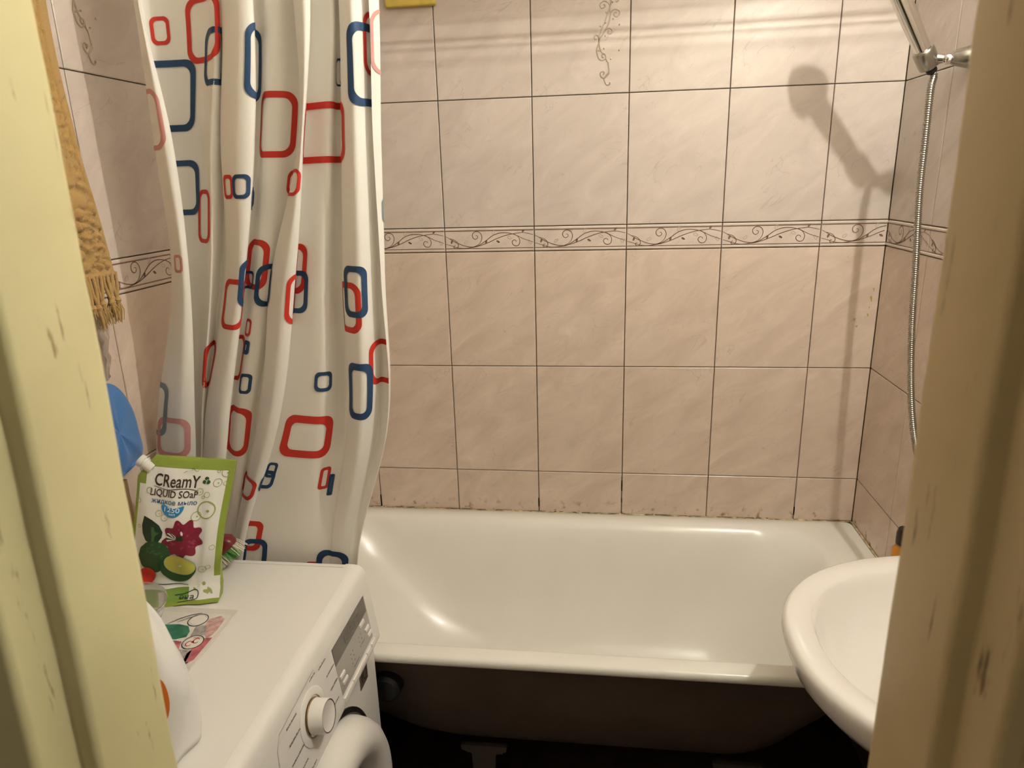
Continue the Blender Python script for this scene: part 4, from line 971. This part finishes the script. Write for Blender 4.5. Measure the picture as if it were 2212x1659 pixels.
# ------------------------------------------------------------------ washbasin on the right wall
sink = thing('washbasin', 'white oval ceramic washbasin on the right wall, overhanging the tub corner', 'washbasin', (1.60, -.885, .70))
def oval(ax, by, xb, z, n=48, yc=-.885, e=2.25):
    pts = []
    for k in range(n + 1):
        a = -math.pi / 2 + math.pi * k / n; c, s_ = math.cos(a), math.sin(a)
        pts.append((xb - ax * max(c, 0) ** (2 / e), yc - by * math.copysign(abs(s_) ** (2 / e), s_), z))
    for k in range(1, 12): pts.append((xb, yc - by + 2 * by * k / 12, z))
    return pts
SZ = .85
rg = [oval(.12, .10, 1.645, SZ - .20), oval(.22, .17, 1.645, SZ - .165), oval(.315, .235, 1.645, SZ - .120), oval(.375, .280, 1.645, SZ - .078), oval(.398, .298, 1.645, SZ - .050), oval(.407, .306, 1.645, SZ - .022), oval(.4065, .306, 1.645, SZ - .010), oval(.402, .302, 1.645, SZ - .003), oval(.394, .296, 1.642, SZ),
      oval(.312, .246, 1.595, SZ - .001), oval(.302, .238, 1.590, SZ - .006), oval(.288, .229, 1.582, SZ - .022), oval(.265, .212, 1.572, SZ - .055), oval(.232, .188, 1.560, SZ - .090), oval(.18, .15, 1.54, SZ - .118), oval(.11, .09, 1.50, SZ - .132), oval(.035, .03, 1.455, SZ - .136)]
q = MB(); i0 = q.grid(rg, 0, close_u=True, flip=True); n = len(rg[0]); q.cap(i0, n, False); q.cap(i0 + (len(rg) - 1) * n, n, True)
at(sink, q.build('bowl', M['ceramic'], smooth=True, angle=180))
q = MB(); q.lathe([(.022, .0), (.022, .003), (.014, .003), (.012, -.004), (0, -.004)], (1.438, -.885, SZ - .1365), (0, 0, 1), 24); at(sink, q.build('drain', M['chrome'], smooth=True))
q = MB(); q.tube(smooth_path([(1.56, -.885, .66), (1.56, -.885, .50), (1.57, -.885, .45), (1.60, -.885, .45), (1.61, -.885, .50), (1.645, -.885, .52)], 5), .016, 12); at(sink, q.build('trap_pipe', M['chrome_dull'], smooth=True))

# ------------------------------------------------------------------ hand shower, holder and hose on the right wall
HB = Vector((1.573, -.300, 1.813)); HT = HB + Vector((-.101, -.030, .157)).normalized() * .158         # lower end and neck of the handle
hd_ = (HT - HB).normalized()
holder = thing('shower_holder', 'chrome wall bracket gripping the hand shower', 'bracket', (1.64, -.315, 1.81))
q = MB(); q.lathe([(0, -.0165), (.0185, -.016), (.0202, -.014), (.0212, .016), (.0206, .021), (.0190, .0225), (0, .0225)], HB, hd_, 28); at(holder, q.build('clamp', M['chrome_dull'], smooth=True, angle=40))
q = MB(); a0 = HB + Vector((.012, -.004, .002)); a1 = Vector((1.603, -.318, 1.811)); q.tube([a0, a1], [.012, .0075], 12); at(holder, q.build('knuckle', M['chrome'], smooth=True))
q = MB(); q.lathe([(0, .011), (.006, .0095), (.0085, .005), (.0095, 0), (.0085, -.012)], a1 + Vector((0, -.006, 0)), (-.35, -.9, .1), 18); at(holder, q.build('pivot_bolt', M['chrome'], smooth=True))
q = MB(); b1 = Vector((1.6495, -.330, 1.812)); q.tube([a1 + Vector((.004, 0, 0)), a1 + Vector((.012, -.004, .001)), b1 - Vector((.012, 0, 0)), b1], [.008, .0145, .021, .024], 18); at(holder, q.build('arm', M['chrome_dull'], smooth=True, angle=40))
hs = thing('hand_shower', 'chrome hand shower leaning in its wall bracket', 'hand shower', HB)
L_ = (HT - HB).length
q = MB(); q.lathe([(.0, -.018), (.0125, -.018), (.0145, -.004), (.0150, .02), (.0165, .06), (.0175, L_ * .6), (.0180, L_ * .85), (.0185, L_)], HB, hd_, 28)
at(hs, q.build('handle', M['chrome'], smooth=True, angle=60))
q = MB(); q.lathe([(0, -.019), (.0105, -.019), (.0105, -.026), (.009, -.028), (0, -.028)], HB, hd_, 20); at(hs, q.build('collar', M['black'], smooth=True))
hn = (hd_ * .25 + Vector((-.75, .10, -.62))).normalized(); hc = HT + hd_ * .036
q = MB(); q.lathe([(.0, -.034), (.014, -.033), (.026, -.024), (.036, -.008), (.040, .006), (.0405, .012), (.037, .015), (.0, .016)], hc, hn, 36); at(hs, q.build('head', M['chrome'], smooth=True, angle=50))
q = MB(); q.lathe([(.034, .0155), (.034, .0175), (0, .018)], hc, hn, 30); at(hs, q.build('spray_face', mat('spray_grey', (.45, .43, .40), .4), smooth=True))
# ribbed steel hose
start = HB - hd_ * .028
hp = smooth_path([start, start - hd_ * .008, (1.586, -.303, 1.755), (1.5855, -.310, 1.66), (1.586, -.316, 1.55), (1.590, -.335, 1.40), (1.593, -.348, 1.28), (1.597, -.370, 1.16), (1.600, -.398, 1.075), (1.600, -.440, 1.015), (1.600, -.490, .975), (1.602, -.55, .965), (1.612, -.60, .99), (1.642, -.62, 1.03)], 50)
dist = [0.0]
for k in range(1, len(hp)): dist.append(dist[-1] + (hp[k] - hp[k - 1]).length)
P2 = []; k = 0; st_ = .0015; tot = dist[-1]
for i in range(int(tot / st_)):
    d = i * st_
    while k < len(dist) - 2 and dist[k + 1] < d: k += 1
    P2.append(hp[k].lerp(hp[k + 1], (d - dist[k]) / ((dist[k + 1] - dist[k]) or 1)))
q = MB(); q.tube(P2, [.0076 if i % 3 else .0056 for i in range(len(P2))], 12)
hose = q.build('shower_hose', M['chrome_dull'], smooth=True, angle=180)
tag(hose, 'ribbed steel shower hose hanging down the right wall', 'hose')

# shampoo bottle on the tub corner, orange with a black cap
bot = thing('shampoo_bottle', 'orange bottle with a black cap on the tub corner behind the washbasin', 'bottle', (1.614, -.420, .6215))
bc = (1.614, -.420, .6216)
at(bot, MB().lathe([(0, 0), (.025, 0), (.027, .004), (.0275, .12), (.026, .145), (.019, .156), (.016, .160)], bc, (0, 0, 1), 28).build('bottle_body', mat('orange_plastic', (.55, .22, .03), .3), smooth=True, angle=50))
at(bot, MB().lathe([(.0165, .159), (.0215, .160), (.0215, .185), (.018, .196), (0, .197)], bc, (0, 0, 1), 24).build('cap', M['black'], smooth=True, angle=40))

# yellow ventilation grille high on the back wall
vg = thing('vent_grille', 'yellow painted ventilation grille at the top of the back wall', 'vent', (.43, 0, 2.03))
ym = mat('yellow_paint', (.66, .50, .10), .5, noise=.12, nscale=50)
vx0, vx1, vz0, vz1 = .366, .496, 2.032, 2.20
mbv = MB()
for (a, b, c, d) in ((vx0, vx1, vz0, vz0 + .02), (vx0, vx1, vz1 - .02, vz1), (vx0, vx0 + .02, vz0 + .02, vz1 - .02), (vx1 - .02, vx1, vz0 + .02, vz1 - .02)): mbv.box((a, -.018, c), (b, .001, d))
at(vg, mbv.build('frame', ym, bevel=.004))
for k in range(7): at(vg, MB().box((vx0 + .02, -.012, vz0 + .026 + k * .017), (vx1 - .02, -.003, vz0 + .036 + k * .017)).build('slat', ym))

# clothes lines strung over the bathtub (their shadows fall on the tiles)
cord = mat('line_cord', (.55, .52, .46), .7)
for k, (y, z, d) in enumerate(((-.20, 2.016, .004), (-.215, 2.037, .004), (-.36, 2.060, .004), (-.42, 2.142, .004), (-.52, 2.190, .004), (-.26, 2.060, .006))):
    pts = [(XR * t, y, z + .006 * t - d * 4 * t * (1 - t)) for t in [i / 20 for i in range(21)]]
    o = MB().tube(pts, .0019, 6).build('clothes_line', cord, smooth=True)
    tag(o, ['thin clothes line nearest the back wall above the tub', 'second thin clothes line from the back wall above the tub', 'fourth thin clothes line from the back wall above the tub', 'fifth thin clothes line from the back wall above the tub', 'thin clothes line nearest the curtain rod', 'third thin clothes line from the back wall above the tub'][k], 'clothes line', 'clothes lines over the bathtub')

# ------------------------------------------------------------------ wall lamp by the door: bare warm bulb
lamp = thing('wall_lamp', 'wall lamp with a bare warm bulb on the right wall near the door', 'lamp', (XR, LAMP.y, LAMP.z))
at(lamp, MB().lathe([(0, 0), (.05, 0), (.05, .010), (.03, .022), (.016, .026)], (XR - .0005, LAMP.y, LAMP.z + .06), (-1, 0, 0), 28).build('wall_plate', M['ceramic'], smooth=True, angle=40))
at(lamp, MB().tube(smooth_path([(XR - .02, LAMP.y, LAMP.z + .06), (XR - .08, LAMP.y, LAMP.z + .085), (LAMP.x + .01, LAMP.y, LAMP.z + .10), (LAMP.x, LAMP.y, LAMP.z + .075)], 5), .007, 10).build('arm', M['chrome_dull'], smooth=True))
at(lamp, MB().lathe([(0, .080), (.018, .080), (.02, .05), (.018, .034), (0, .034)], LAMP, (0, 0, 1), 20).build('socket', M['black'], smooth=True))
bulb_m, N_, L2, b_ = new_mat('bulb_glow')
em = N_.new('ShaderNodeEmission'); em.inputs[0].default_value = (*LAMP_COLOR, 1); em.inputs[1].default_value = LAMP_POWER
L2.new(em.outputs[0], N_['Material Output'].inputs['Surface'])
at(lamp, MB().lathe([(0, -.014), (.007, -.012), (.0125, -.006), (.0135, .002), (.012, .010), (.008, .022), (.006, .036)], LAMP, (0, 0, 1), 24).build('bulb', bulb_m, smooth=True))
bpy.context.view_layer.update()
